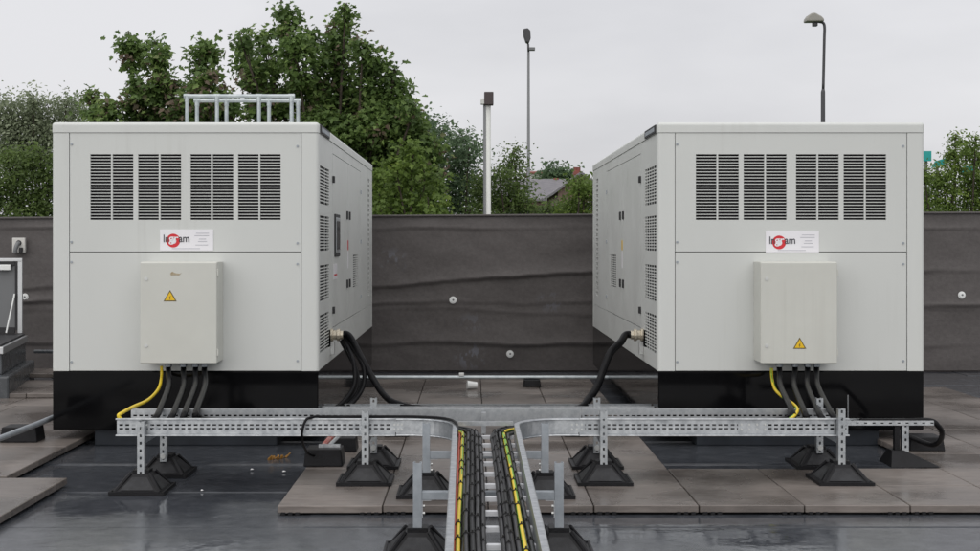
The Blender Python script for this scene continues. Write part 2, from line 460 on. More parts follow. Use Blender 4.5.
# felt sheets, lapped along X
sw = 1.03
for k in range(21):
    y0 = -5 + k*1.0
    z = 0.0
    sh = MB(); x0 = -13
    lap = random.uniform(-6, 6)
    for (a, b_) in ((-13, lap), (lap, 13)):
        dz = 0.0035 if a == lap else 0.0
        sh.hexa([(a, y0, -0.003), (b_, y0, -0.003), (b_, y0+sw, -0.003), (a, y0+sw, -0.003),
                 (a, y0, 0.004+dz), (b_, y0, 0.004+dz), (b_, y0+sw-0.035, 0.0+dz), (a, y0+sw-0.035, 0.0+dz)])
    sh.build('felt_sheet', 'membrane', roof)

# ---- pavers
PT, TZ = 0.042, 0.06
TP = 0.593
pm = MB().box(-TP/2+0.003, TP/2-0.003, -0.297, 0.297, TZ-PT, TZ)
paver_me = pm.mesh('paver', 'paver')
bmm = bmesh.new(); bmm.from_mesh(paver_me)
bmesh.ops.bevel(bmm, geom=[e for e in bmm.edges], offset=0.004, segments=1, affect='EDGES'); bmm.to_mesh(paver_me); bmm.free()
pe = MB()
for sx in (-1, 1):
    for q in (0.03, 0.075, 0.115): pe.box(sx*(TP/2-q)-0.012, sx*(TP/2-q)+0.012, -0.290, -0.27, 0.004, TZ-PT+0.012)
    for sy in (-1, 1):
        pe.box(sx*(TP/2-0.09)-0.05, sx*(TP/2-0.09)+0.05, sy*0.2-0.05, sy*0.2+0.05, 0.0045, TZ-PT)
ped_me = pe.mesh('pedestal', 'rubber')
clip = MB()
for q in (-0.262, -0.222, -0.182, 0.182, 0.222, 0.262): clip.box(q-0.011, q+0.011, -0.305, -0.2985, 0.006, TZ-PT+0.006)
clip_me = clip.mesh('edge_clip', 'rubber')
def paver(x, y, dz=0.0, edge=False):
    """x, y = centre"""
    o = inst('paver', paver_me, (x, y, dz + random.uniform(-0.0015, 0.0015)), roof, rot=(random.uniform(-.0025, .0025), random.uniform(-.0025, .0025), random.uniform(-.002, .002)))
    p = inst('pedestal', ped_me, (0, 0, 0)); p.parent = o; p.location = (0, 0, 0)
    if edge:
        p = inst('edge_clip', clip_me, (0, 0, 0)); p.parent = o; p.location = (0, 0, 0)
X0, Y0 = -1.095, 7.30
for i in range(10):
    for j in range(12):
        if 4 <= i <= 6 and j >= 2: continue           # open felt under the generator
        if i >= 9 and j > 9: continue
        if i == 3 and j >= 4 and False: continue
        paver(X0 + (i+0.5)*TP, Y0 + (j+0.5)*0.6, edge=(j == 0))
# left hand pavers
for i in range(5):
    for j in range(6):
        paver(-2.94 - (i+0.5)*TP, 8.22 + (j+0.5)*0.6, edge=(j == 0))
    for j in range(3):
        paver(-2.54 - (i+0.5)*TP, 8.17 - (j+0.5)*0.6)
    for j in range(2): paver(-3.05 - (i+0.5)*TP, 12.35 + (j+0.5)*0.6, 0.045)
    paver(-3.10 - (i+0.5)*TP, 13.95, 0.10)
    paver(-3.05 - (i+0.5)*TP, 12.1 + 0.0, -0.0)

# ---- fence: boards lined with dark membrane
FD = 15.45
def fence_top(x): return 1.855 + 0.0055*x
fx0, fx1 = -12.9, 12.9
fence = thing('lined_fence', 'tall fence lined with creased dark brown membrane behind both generators', 'fence', (0, FD, 0))
nx, nz = 380, 84
from mathutils import noise as mnoise
def nz_(x, y): return mnoise.noise(Vector((x, y, 3.7)))
def folds(x, z):
    d = 0.0
    z = z + 0.035*nz_(x*0.9, 1.0) + 0.012*nz_(x*3.1, z*2)
    def drape(zk, wd, dep):
        t_ = (z - zk)/wd
        dep *= 0.72*max(0.0, 0.75+1.25*nz_(x*0.75, zk*9.0))
        if t_ >= 0: return dep*math.exp(-t_*1.6)
        return dep*math.exp(t_*16)
    s1 = 1/(1+math.exp(-(x+0.2)*2.0))
    d += drape(1.00 + 0.17*s1 + 0.03*math.sin(x*1.3), 0.13, 0.050*(0.5+0.5*math.sin(x*0.9+1.2)**2))
    d += drape(0.81 + 0.03*math.sin(x*0.8+0.4), 0.10, 0.035)
    d += drape(0.70 + 0.04*math.sin(x*1.1+2), 0.09, 0.028*(0.6+0.4*math.sin(x*1.7)))
    d += drape(0.31 + 0.035*math.sin(x*0.9+1.0), 0.16, 0.055*(0.6+0.4*math.sin(x*0.7+0.8)))
    d += drape(1.70 + 0.03*math.sin(x*0.6), 0.06, 0.018)
    d += 0.002*nz_(x*9.0, z*11.0)
    d += 0.016*nz_(x*1.7, z*2.6) + 0.007*nz_(x*5.5+z*2, z*6.0)
    return d
verts = []; faces = []
for i in range(nx+1):
    x = fx0 + (fx1-fx0)*i/nx; tp = fence_top(x)
    for j in range(nz+1):
        z = 0.02 + (tp-0.02)*j/nz
        verts.append((x, -folds(x, z)*min(1, (tp-z)/0.1+0.05), z))
for i in range(nx):
    for j in range(nz):
        a = i*(nz+1)+j; faces.append((a, a+nz+1, a+nz+2, a+1))
me = bpy.data.meshes.new('liner'); me.from_pydata(verts, [], faces); me.materials.append(MATS['liner_fabric'])
me.polygons.foreach_set('use_smooth', [True]*len(me.polygons))
o = bpy.data.objects.new('liner', me); COL.objects.link(o); o.parent = fence
bd = MB(); bd.hexa([(fx0, FD+0.03, 0.0), (fx1, FD+0.03, 0.0), (fx1, FD+0.09, 0.0), (fx0, FD+0.09, 0.0),
                    (fx0, FD+0.03, fence_top(fx0)-0.01), (fx1, FD+0.03, fence_top(fx1)-0.01), (fx1, FD+0.09, fence_top(fx1)-0.01), (fx0, FD+0.09, fence_top(fx0)-0.01)])
bd.build('backing_board', 'brown_box', fence)
cp = MB(); cp.hexa([(fx0, FD-0.03, fence_top(fx0)-0.004), (fx1, FD-0.03, fence_top(fx1)-0.004), (fx1, FD+0.11, fence_top(fx1)-0.004), (fx0, FD+0.11, fence_top(fx0)-0.004),
                    (fx0, FD-0.03, fence_top(fx0)+0.02), (fx1, FD-0.03, fence_top(fx1)+0.02), (fx1, FD+0.11, fence_top(fx1)+0.02), (fx0, FD+0.11, fence_top(fx0)+0.02)])
cp.build('top_fold', 'liner_fabric', fence, bevel=0.008)
for (px, py) in ((25.5, 297), (453, 300), (510, 354), (961, 295)):
    c = P(px, py, FD); c.y = FD - folds(c.x, c.z) - 0.012
    fd = MB(); fd.poly(disc_pts(c, 0.044, 20), (0, 0.012, 0)); fd.poly(disc_pts(c+Vector((0, -0.008, 0)), 0.031, 16), (0, 0.01, 0))
    d_ = fd.build('fixing_disc', 'white_plastic', fence, bevel=0.003)
    MB().poly(disc_pts(c+Vector((0.003, -0.0105, 0.002)), 0.012, 10), (0, 0.004, 0)).build('screw_head', 'lamp_grey', d_)

# ================================================================== GENERATORS
GW, GL, GF = 2.0, 5.25, 9.75
HZ0, HZ1, RZ, BZ = 0.575, 2.362, 2.4425, 0.1325
slat_me = None
def panel_holes(x0, x1, z0, z1, holes, y, th):
    """panel in XZ at y..y+th with rectangular openings"""
    xs = sorted(set([x0, x1] + [h[0] for h in holes] + [h[1] for h in holes]))
    zs = sorted(set([z0, z1] + [h[2] for h in holes] + [h[3] for h in holes]))
    mb = MB()
    # horizontal bands merged
    for k in range(len(zs)-1):
        run = None
        for i in range(len(xs)-1):
            cx_, cz_ = (xs[i]+xs[i+1])/2, (zs[k]+zs[k+1])/2
            hole = any(h[0] < cx_ < h[1] and h[2] < cz_ < h[3] for h in holes)
            if not hole: run = [xs[i], xs[i+1]] if run is None else [run[0], xs[i+1]]
            if hole or i == len(xs)-2:
                if run: mb.box(run[0], run[1], y, y+th, zs[k], zs[k+1]); run = None
    return mb

def make_generator(x0, side, label, window, tri_px, sign_z, group):
    """side = +1: detailed flank is the right one (x0+GW); -1: the left one (x0)"""
    G = thing('generator', label, 'generator', (x0+GW/2, GF+GL/2, BZ), group)
    xa, xb = x0, x0+GW
    f = GF
    # black fuel base
    MB().box(xa+0.004, xb-0.004, f+0.004, f+GL-0.004, BZ, HZ0-0.004).build('fuel_tank_base', 'black_gloss', G, bevel=0.006)
    # dark inside
    MB().box(xa+0.035, xb-0.035, f+0.07, f+GL-0.07, HZ0+0.002, RZ-0.03).build('inner_casing', 'interior', G)
    # corner posts
    pw = 0.128
    for (cx0, cx1) in ((xa, xa+pw), (xb-pw, xb)):
        for (cy0, cy1) in ((f, f+0.085), (f+GL-0.085, f+GL)):
            ox = xa if cx0 == xa else xb; oy = f if cy0 == f else f+GL
            soft_box('corner_post', cx0, cx1, cy0, cy1, HZ0, HZ1-0.002, 'canopy_edge', G, 0.026, 5, lambda p, q: all(abs(v.x-ox) < 1e-4 and abs(v.y-oy) < 1e-4 for v in (p, q)))
    # roof cap
    soft_box('roof_cap', xa-0.003, xb+0.003, f-0.003, f+GL+0.003, HZ1+0.002, RZ, 'canopy_edge', G, 0.026, 5, lambda p, q: p.z > HZ1+0.03 or q.z > HZ1+0.03)
    # front panels
    px_ = lambda q: x0 + (q-52)/133.33
    hz = lambda q: Z(q, GF)
    holes = [(px_(a), px_(b_), hz(219.8), hz(154.2)) for a, b_ in ((90.2, 133.2), (138, 181), (190.4, 233.2), (238, 280.6))]
    fp0, fp1 = xa+pw+0.005, xb-pw-0.005
    zs = hz(252)
    up = panel_holes(fp0, fp1, zs+0.003, HZ1-0.001, holes, f+0.003, 0.02)
    upo = up.build('upper_front_panel', 'canopy', G)
    lo_ = MB().box(fp0, fp1, f+0.003, f+0.023, HZ0+0.001, zs-0.003).build('lower_front_panel', 'canopy', G, bevel=0.002)
    global slat_me
    for h in holes:
        fr = MB(); wv = 0.0
        fr.box(h[0], h[1], f+0.05, f+0.056, h[2], h[3])
        vent = fr.build('front_vent', 'interior', G)
        n = 22; pit = (h[3]-h[2]+0.009)/n
        wd = h[1]-h[0]
        sl = MB(); sl.hexa([(-wd/2, 0.0, -0.0031), (wd/2, 0.0, -0.0031), (wd/2, 0.014, -0.0031), (-wd/2, 0.014, -0.0031),
                            (-wd/2, 0.0, 0.0031), (wd/2, 0.0, 0.0031), (wd/2, 0.014, 0.0031), (-wd/2, 0.014, 0.0031)])
        sm = sl.mesh('slat', 'canopy')
        for k in range(1, n): inst('slat', sm, ((h[0]+h[1])/2, f+0.0045, h[3]+0.0045-k*pit), vent)
        mc = (h[0]+h[1])/2
        MB().box(mc-0.006, mc+0.006, f+0.002, f+0.022, h[2]-0.002, h[3]+0.002).build('mullion', 'canopy', vent)
    for (bx, zl) in ((71.5, (144, 242, 262, 362)), (297.5, (146, 243, 264, 361))):
        for q in zl:
            MB().poly(disc_pts((px_(bx), f-0.003, hz(q)), 0.009, 10), (0, 0.007, 0)).build('panel_bolt', 'galv_dull', G)
    # sign
    s0, s1 = px_(160), px_(213.2); sb, st_ = sign_z-0.158, sign_z
    sg = MB().box(s0, s1, f-0.0015, f+0.004, sb, st_).build('sign', 'sign_white', G)
    sx = lambda q: s0 + (q-160)/133.33
    szz = lambda q: st_ - (q-229.5)/133.33
    ring = MB(); n = 36
    co_ = disc_pts((sx(173.3), f-0.0025, szz(240.6)), 6.9/133.33, n); ci = disc_pts((sx(173.5), f-0.0025, szz(241)), 2.9/133.33, n)
    for k in range(n): ring.quad(co_[k], co_[(k+1) % n], ci[(k+1) % n], ci[k])
    ring.build('red_ring', 'sign_red', sg)
    ih = szz(242.2)
    text_mesh('lettering', 'In', sx(163.6), sx(168.8), ih, szz(234.6), f-0.004, 'sign_dark', sg)
    text_mesh('lettering', 'gr', sx(168.9), sx(178.6), szz(244.6), szz(236.6), f-0.004, 'sign_white', sg)
    text_mesh('lettering', 'am', sx(178.9), sx(189.4), ih, szz(236.8), f-0.004, 'sign_dark', sg)
    fp = MB()
    for (a, b_, q) in ((196, 209, 233.2), (194.5, 209, 235.6), (199, 206, 239), (198, 207, 241.5), (195.5, 208, 245), (172, 200, 248.6)):
        fp.box(sx(a), sx(b_), f-0.0028, f-0.001, szz(q)-0.0022, szz(q)+0.0022)
    fp.build('small_print', 'sign_grey', sg)
    # terminal enclosure
    ex0, ex1 = x0+0.72, x0+1.283; ez0, ez1 = 0.652, 1.398; ey = GF-0.235
    en = MB().box(ex0, ex1, ey+0.022, f+0.002, ez0+0.004, ez1).build('terminal_box', 'enclosure', G, bevel=0.006)
    MB().box(ex0+0.001, ex1-0.001, ey, ey+0.019, ez0, ez1-0.004).build('door', 'enclosure', en, bevel=0.007, seg=3)
    for q in (ez1-0.125, ez0+0.13):
        lt = MB(); lt.poly(disc_pts((ex0+0.045, ey-0.004, q), 0.014, 14), (0, 0.008, 0)); lt.box(ex0+0.043, ex0+0.047, ey-0.007, ey-0.003, q-0.007, q+0.007)
        lt.build('latch', 'steel_bolt', en)
    for q in (ez1-0.08, ez0+0.08):
        hx = ex1+0.004 if side > 0 else ex1-0.02
        MB().box(ex1-0.001, ex1+0.009, ey+0.006, ey+0.03, q-0.025, q+0.025).build('hinge', 'enclosure', en, bevel=0.003)
    tx, tz = tri_px
    tx = x0 + tx; s = 0.046
    def tri(r, y, c): return [Vector((c[0]+r*math.sin(a), y, c[1]+r*math.cos(a))) for a in (0, 2*math.pi/3, 4*math.pi/3)]
    ws = MB().poly(tri(0.056, ey-0.0015, (tx, tz)), (0, 0.003, 0)).build('warning_triangle', 'warn_border', en)
    MB().poly(tri(0.042, ey-0.0025, (tx, tz)), (0, 0.0025, 0)).build('yellow_field', 'warn_yellow', ws)
    bz = [(0.003, 0.018), (-0.008, 0.0), (-0.001, 0.0), (-0.004, -0.016), (0.007, 0.004), (0.0, 0.004), (0.006, 0.018)]
    MB().poly([Vector((tx+a, ey-0.0035, tz+b_-0.004)) for a, b_ in bz], (0, 0.002, 0)).build('bolt_symbol', 'warn_border', ws)
    # glands under the box
    # ---- detailed flank
    xs_ = xb if side > 0 else xa
    def fb(name, u0, u1, z0, z1, o0, o1, mt, par=G, bevel=0.003):
        a, c = sorted((xs_+side*o0, xs_+side*o1))
        return MB().box(a, c, f+u0, f+u1, z0, z1).build(name, mt, par, bevel=bevel)
    dz0, dz1 = 0.835, 2.27
    hv = [(0.105, 0.74, a, b_) for a, b_ in ((1.835, 2.125), (1.475, 1.745), (1.09, 1.365), (0.695, 0.985))]
    fv = [(2.86, 3.36, 1.10, 1.42)]
    def side_panel(name, u0, u1, z0, z1, hl):
        mb = panel_holes(u0, u1, z0, z1, hl, 0, 0.02)
        r = MB(); r.f = mb.f; r.m = mb.m
        r.v = [Vector((xs_ - side*(0.003+v.y), f+v.x, v.z)) for v in mb.v]
        return r.build(name, 'canopy', G)
    side_panel('vent_panel', 0.089, 1.0, dz0, HZ1-0.001, hv)
    d1 = side_panel('side_door', 1.006, 2.335, dz0+0.004, dz1, [])
    d2 = side_panel('side_door', 2.341, 3.70, dz0+0.004, dz1, fv)
    side_panel('door_header', 1.003, 3.703, dz1+0.006, HZ1-0.001, [])
    side_panel('sill_panel', 0.089, GL-0.089, HZ0+0.001, dz0-0.004, [(0.105, 0.74, 0.695, dz0-0.004)])
    side_panel('rear_panel', 3.706, GL-0.089, dz0, HZ1-0.001, [(4.66, 4.86, 0.95, 2.25)])
    def side_vent(hl, n, col):
        u0, u1, z0, z1 = hl
        vt = fb('side_vent', u0-0.01, u1+0.01, z0-0.01, z1+0.01, -0.030, -0.0245, 'interior', bevel=0)
        pit = (z1-z0)/n; wd = u1-u0
        a0, a1 = sorted((0.0, -side*0.003))
        sl = MB(); sl.box(a0, a1, -wd/2, wd/2, -pit*0.21, pit*0.21); sm = sl.mesh('slat', 'canopy')
        for k in range(n-1): inst('slat', sm, (xs_-side*0.004, f+(u0+u1)/2, z1-(k+1)*pit), vt)
        for c in range(1, col):
            uu = u0 + wd*c/col
            fb('mullion', uu-0.007, uu+0.007, z0, z1, -0.0055, -0.0025, 'canopy', vt, bevel=0)
    for h in hv: side_vent(h, 12, 2 if side > 0 else 5)
    side_vent(fv[0], 15, 4)
    side_vent((4.66, 4.86, 0.95, 2.25), 24, 1)
    # roof plate, hinges, handles, stickers
    rp = fb('roof_badge', 0.06, 0.66, HZ1+0.004, RZ-0.014, 0.0, 0.012, 'gasket')
    fb('badge_face', 0.11, 0.61, HZ1+0.02, RZ-0.030, 0.004, 0.014, 'galv_dull', rp, bevel=0)
    for (d_, u) in ((d1, 1.0), (d2, 3.705)):
        for q in (2.06, 1.55, 0.98):
            
            if u < 2 and q != 1.55: fb('hinge', u-0.022, u+0.022, q-0.028, q+0.028, -0.004, 0.016, 'gasket', d_)
            elif u > 2: fb('hinge', u-0.012, u+0.012, q-0.02, q+0.02, -0.004, 0.006, 'galv_dull', d_)
    for (d_, u) in ((d1, 2.22), (d2, 2.46)):
        for q in (1.79, 1.16):
            h = fb('door_handle', u-0.03, u+0.03, q-0.038, q+0.038, -0.004, 0.010, 'gasket', d_)
    if window:
        wi = fb('window', 1.13, 1.50, 1.42, 1.78, -0.004, 0.010, 'gasket', d1, bevel=0.02)
        fb('window_frame', 1.16, 1.47, 1.45, 1.75, 0.004, 0.013, 'galvanised', d1, bevel=0.015)
        fb('window_pane', 1.19, 1.44, 1.48, 1.72, 0.006, 0.016, 'glass_dark', d1, bevel=0)
    fb('sticker', 2.30, 2.37, 1.30, 1.46, -0.0028, -0.0005, 'sign_white', d1, bevel=0)
    fb('sticker', 2.30, 2.37, 1.47, 1.56, -0.0028, -0.0005, 'sign_red' if side > 0 else 'warn_yellow', d1, bevel=0)
    if side > 0: fb('sticker', 1.08, 1.35, 1.23, 1.36, -0.0028, -0.0005, 'sign_white', d1, bevel=0)
    if side > 0: fb('red_stripe', 1.10, 1.33, 1.26, 1.275, -0.0004, 0.0006, 'sign_red', d1, bevel=0)
    # side gland
    gz, gu = 0.785, 0.85
    gl = MB(); a = xs_; 
    for (o0, o1, r) in ((-0.003, 0.018, 0.052), (0.018, 0.05, 0.040), (0.05, 0.075, 0.050), (0.075, 0.10, 0.036)):
        gl.poly(disc_pts((a+side*o0, f+gu, gz), r, 12, 'yz'), (side*(o1-o0), 0, 0))
    gl.build('cable_gland', 'brass', G, bevel=0.003)
    fb('drain_tap', gu-0.02, gu+0.02, gz-0.16, gz-0.05, -0.003, 0.03, 'steel_bolt')
    # other flank and back: plain panels
    xo = xa if side > 0 else xb
    a, c = sorted((xo+side*0.003, xo+side*0.023))
    MB().box(a, c, f+0.089, f+GL-0.089, HZ0+0.001, HZ1-0.001).build('blank_side_panel', 'canopy', G)
    MB().box(fp0, fp1, f+GL-0.023, f+GL-0.003, HZ0+0.001, HZ1-0.001).build('rear_end_panel', 'canopy', G)
    return G, en
LX, RX = -3.15, 1.393
gen1, en1 = make_generator(LX, 1, 'grey generator with galvanised pipe rails on its roof and scratched terminal box', True, (0.94, Z(297.5, 9.515)), Z(229.5, GF), 'standby generators on the roof')
gen2, en2 = make_generator(RX, -1, 'grey generator with bare roof and warning triangle low on its terminal box', False, (1.005, Z(345, 9.515)), Z(231.3, GF), 'standby generators on the roof')
# scratch left by a removed badge
c = P(175, 274, 9.515)
sc_m = MB(); sc_m.poly([c+Vector(p) for p in ((-.035, -.0012, .004), (-.02, -.0012, .018), (.0, -.0012, .008), (.035, -.0012, .002), (.05, -.0012, .01), (.03, -.0012, -.010), (-.01, -.0012, -.008), (-.03, -.0012, -.012))], (0, 0.002, 0))
sc_m.build('scratch_mark', 'rust_mark', en1)['label'] = 'brown torn mark left by a removed badge'
# plinths
for (xx, lb) in ((LX, 'low felt-covered plinth under the generator with roof rails'), (RX, 'low felt-covered plinth under the bare-roofed generator')):
    pl = MB().box(xx+0.30, xx+GW-0.32, GF+0.06, GF+5.0, 0.003, BZ-0.001)
    setp(pl.build('plinth', 'plinth', bevel=0.01), lb, 'plinth', 'generator plinths')

# ---- pipe rails on the roof of the first generator
def pipe_rail(D, xl, xr, posts, ytop, label):
    zt = Z(ytop, D); zb = RZ
    R = thing('pipe_rail', label, 'rail', (X(xl, D), D, zb), 'pipe rails on the generator roof')
    r = 0.019
    MB().tube([P(xl, ytop, D), P(xr, ytop, D)], r, 12).build('top_rail', 'zinc_pipe', R, smooth=False)
    for q in posts:
        x = X(q, D)
        MB().tube([(x, D, zb+0.012), (x, D, zt)], r, 12).build('post', 'zinc_pipe', R)
        fl = MB(); fl.poly(disc_pts((x, D, zb+0.0005), 0.05, 16, 'xy'), (0, 0, 0.012)); fl.tube([(x, D, zb+0.01), (x, D, zb+0.06)], 0.026, 12)
        fl.build('base_flange', 'zinc_pipe', R)
        MB().tube([(x, D, zt-0.055), (x, D, zt+0.008)], 0.0225, 12).tube([(x-0.03, D, zt), (x+0.03, D, zt)], 0.0222, 12).build('clamp_fitting', 'zinc_pipe', R)
pipe_rail(12.6, 187, 291.5, (187, 217, 259, 291.5), 96, 'galvanised pipe rail on the generator roof, closer to the vented end')
pipe_rail(13.0, 197, 298, (197, 226.4, 269, 298), 100.5, 'galvanised pipe rail on the generator roof, closer to the fence')

# ================================================================== CABLE LADDER AND TRAYS
RT, RB = 0.450, 0.340            # rail top and bottom
FY, BY = 8.06, 8.50              # front and back rail webs
LX0, LX1 = X(117, FY), X(848, FY)
CL, CR = -0.085, 0.252           # centre run rails
lad = thing('cable_ladder', 'galvanised T-shaped cable ladder running across and towards the front', 'cable ladder', (0.08, 7.0, RB))
FLG, TH = 0.026, 0.0025
def slotted_rail(x0, x1, y, face, nm='side_rail'):
    """C rail along X; face -1 = flanges towards -Y. Two rows of slots"""
    mb = MB()
    ya, yb = sorted((y, y+face*TH)); yf0, yf1 = sorted((y, y+face*FLG))
    mb.box(x0, x1, yf0, yf1, RT-0.004, RT); mb.box(x0, x1, yf0, yf1, RB, RB+0.004)
    for zz in (RT-0.0045, RB+0.0045): mb.tube([(x0-0.0005, y+face*FLG, zz), (x1+0.0005, y+face*FLG, zz)], 0.0055, 8)
    zrows = [RB+0.004, RB+0.038, RB+0.049, RB+0.061, RB+0.072, RT-0.004]
    for k in (0, 2, 4): mb.box(x0, x1, ya, yb, zrows[k], zrows[k+1])
    pit, slot = 0.0385, 0.024
    for k in (1, 3):
        x = x0
        while x < x1-1e-4:
            xe = min(x+pit-slot, x1); mb.box(x, xe, ya, yb, zrows[k], zrows[k+1]); x += pit
    return mb.build(nm, 'galvanised', lad)
CPROF = [(0, RB), (FLG, RB), (FLG+0.004, RB+0.002), (FLG+0.005, RB+0.006), (FLG+0.002, RB+0.010), (FLG-0.002, RB+0.010), (FLG-0.002, RB+0.004), (TH, RB+0.004), (TH, RT-0.004), (FLG-0.002, RT-0.004), (FLG-0.002, RT-0.010), (FLG+0.002, RT-0.010), (FLG+0.005, RT-0.006), (FLG+0.004, RT-0.002), (FLG, RT), (0, RT)]
RAD = 0.30
def arc(cx_, cy_, a0, a1, n=12): return [(cx_+RAD*math.cos(a0+(a1-a0)*k/n), cy_+RAD*math.sin(a0+(a1-a0)*k/n)) for k in range(n+1)]
slotted_rail(LX0, -0.475, FY, -1)
slotted_rail(0.665, LX1, FY, -1)
bl = [(-0.470, FY)] + arc(CL-RAD, FY-RAD, math.pi/2, 0) + [(CL, FY-RAD-0.2)]
br = [(CR, FY-RAD-0.2)] + arc(CR+RAD, FY-RAD, math.pi, math.pi/2) + [(0.660, FY)]
MB().sweep(bl, CPROF).build('curved_rail', 'galvanised', lad)
MB().sweep(br, CPROF).build('curved_rail', 'galvanised', lad)
MB().sweep([(CL, FY-RAD-0.205), (CL+0.026, 3.5)], CPROF).build('side_rail', 'galvanised', lad)
MB().sweep([(CR-0.008, 3.5), (CR, FY-RAD-0.205)], CPROF).build('side_rail', 'galvanised', lad)
bk0, bk1 = X(131, BY), X(833, BY)
slotted_rail(bk0, -0.55, BY, 1); slotted_rail(0.72, bk1, BY, 1)
MB().sweep([(0.715, BY), (-0.545, BY)], CPROF).build('back_rail_plate', 'galvanised', lad)
# splice plates with bolts
def splice(x0, x1, y, nb):
    s_ = MB().box(x0, x1, y-0.005, y-0.0005, RB+0.022, RB+0.088).build('splice_plate', 'galvanised', lad)
    for k in range(nb):
        for q in (0.040, 0.070):
            x = x0+0.02+(x1-x0-0.04)*k/(nb-1)
            MB().poly(disc_pts((x, y-0.011, RB+q), 0.007, 8), (0, 0.007, 0)).build('bolt', 'steel_bolt', s_)
splice(-0.50, -0.415, FY, 3); splice(0.60, 0.70, FY, 3)
splice(X(738, FY), X(768, FY), FY, 4)
# bolts on curved rails
for (cx_, an) in ((CL-RAD, 0.62), (CR+RAD, math.pi-0.62)):
    for da in (-0.05, 0.05):
        for q in (0.045, 0.068):
            x = cx_+(RAD+0.004)*math.cos(an+da); y = FY-RAD+(RAD+0.004)*math.sin(an+da)
# rungs of the main run (along Y) and of the centre run (along X)
rg = MB().box(-0.011, 0.011, 0, BY-FY-0.003, 0, 0.018).mesh('rung', 'galvanised')
x = LX0+0.12
while x < bk1-0.05:
    if not (CL-0.3 < x < CR+0.3): inst('rung', rg, (x, FY+0.0015, RB+0.010), lad)
    x += 0.30
wd = CR-CL-0.004
rg2 = MB().box(-wd/2, wd/2, -0.018, 0.018, 0, 0.020).mesh('rung', 'galv_sky_lit')
for k in range(15):
    y = 7.86 - k*0.315
    inst('rung', rg2, ((CL+CR)/2+0.001*k*0.2, y, RB+0.010), lad)
MB().box(CL-0.0, CR+0.0, 7.93, 7.955, RT-0.03, RT-0.006).build('tie_bar', 'galvanised', lad)
MB().box(X(481.5, 8.4), X(486, 8.4), 8.40, 8.44, 0.30, RT-0.012).build('tie_post', 'galvanised', lad)

# trestles: slotted strut posts, crossbar, rubber feet
FH = 0.125
def foot_mesh():
    b_, t_, h0 = 0.168, 0.058, 0.016
    mb = MB(); mb.mi = 0
    mb.box(-b_, b_, -b_, b_, 0, h0)
    # stepped body
    mb.hexa([(-b_+.022, -b_+.022, h0-.002), (b_-.022, -b_+.022, h0-.002), (b_-.022, b_-.022, h0-.002), (-b_+.022, b_-.022, h0-.002),
             (-t_, -t_, FH-0.012), (t_, -t_, FH-0.012), (t_, t_, FH-0.012), (-t_, t_, FH-0.012)])
    mb.box(-t_*0.86, t_*0.86, -t_*0.86, t_*0.86, FH-0.014, FH+0.008)
    # raised ribs along the hips and around the flange
    for sx in (-1, 1):
        for sy in (-1, 1):
            a = Vector((sx*(b_-.03), sy*(b_-.03), h0)); c = Vector((sx*(t_+.002), sy*(t_+.002), FH-0.008))
            mb.tube([a, c], 0.012, 6)
            a2 = Vector((sx*0.055, sy*(b_-.03), h0)); c2 = Vector((sx*0.03, sy*(t_+.001), FH-0.012))
    for sy in (-1, 1):
        mb.box(-b_, b_, sy*(b_-.006)-.006, sy*(b_-.006)+.006, h0-.004, h0+.006)
        mb.box(sy*(b_-.006)-.006, sy*(b_-.006)+.006, -b_, b_, h0-.004, h0+.0055)
    mb.mi = 1
    # inset face panels
    for q in range(4):
        rot = Matrix.Rotation(q*math.pi/2, 3, 'Z')
        y0, y1 = -(b_-.022), -t_
        def on(u, s_):          # s_ 0 bottom .. 1 top
            yy = y0+(y1-y0)*s_; zz = h0+(FH-.012-h0)*s_
            return rot @ Vector((u, yy-0.0035, zz+0.002))
        ws, we = 0.104, 0.045
        mb.quad(on(-ws, .10), on(ws, .10), on(we, .80), on(-we, .80))
    return mb.mesh('foot', ['rubber', 'rubber_panel'])
foot_me = foot_mesh()
def post_mesh(h, slots, nm):
    """41 mm strut, origin at the bottom, slotted face to -Y"""
    mb = MB(); a = 0.0215; th = 0.003
    mb.box(-a, -a+th, -a, a, 0, h); mb.box(a-th, a, -a, a, 0, h)
    mb.box(-a+th, -a+.011, a-th, a, 0, h); mb.box(a-.011, a-th, a-th, a, 0, h)
    if slots:
        z = 0.0; pit = 0.046
        sw_ = 0.0065
        mb.box(-a+th, -sw_, -a, -a+th, 0, h); mb.box(sw_, a-th, -a, -a+th, 0, h)
        z = 0.012
        mb.box(-sw_, sw_, -a, -a+th, 0, z)
        while z < h:
            ze = min(z+0.018, h); 
            mb.box(-sw_, sw_, -a, -a+th, ze, min(z+pit, h)) if ze < h else None
            z += pit
    else:
        mb.box(-a+th, a-th, -a, -a+th, 0, h)
    return mb.mesh(nm, 'galv_post' if slots else 'galv_dull')
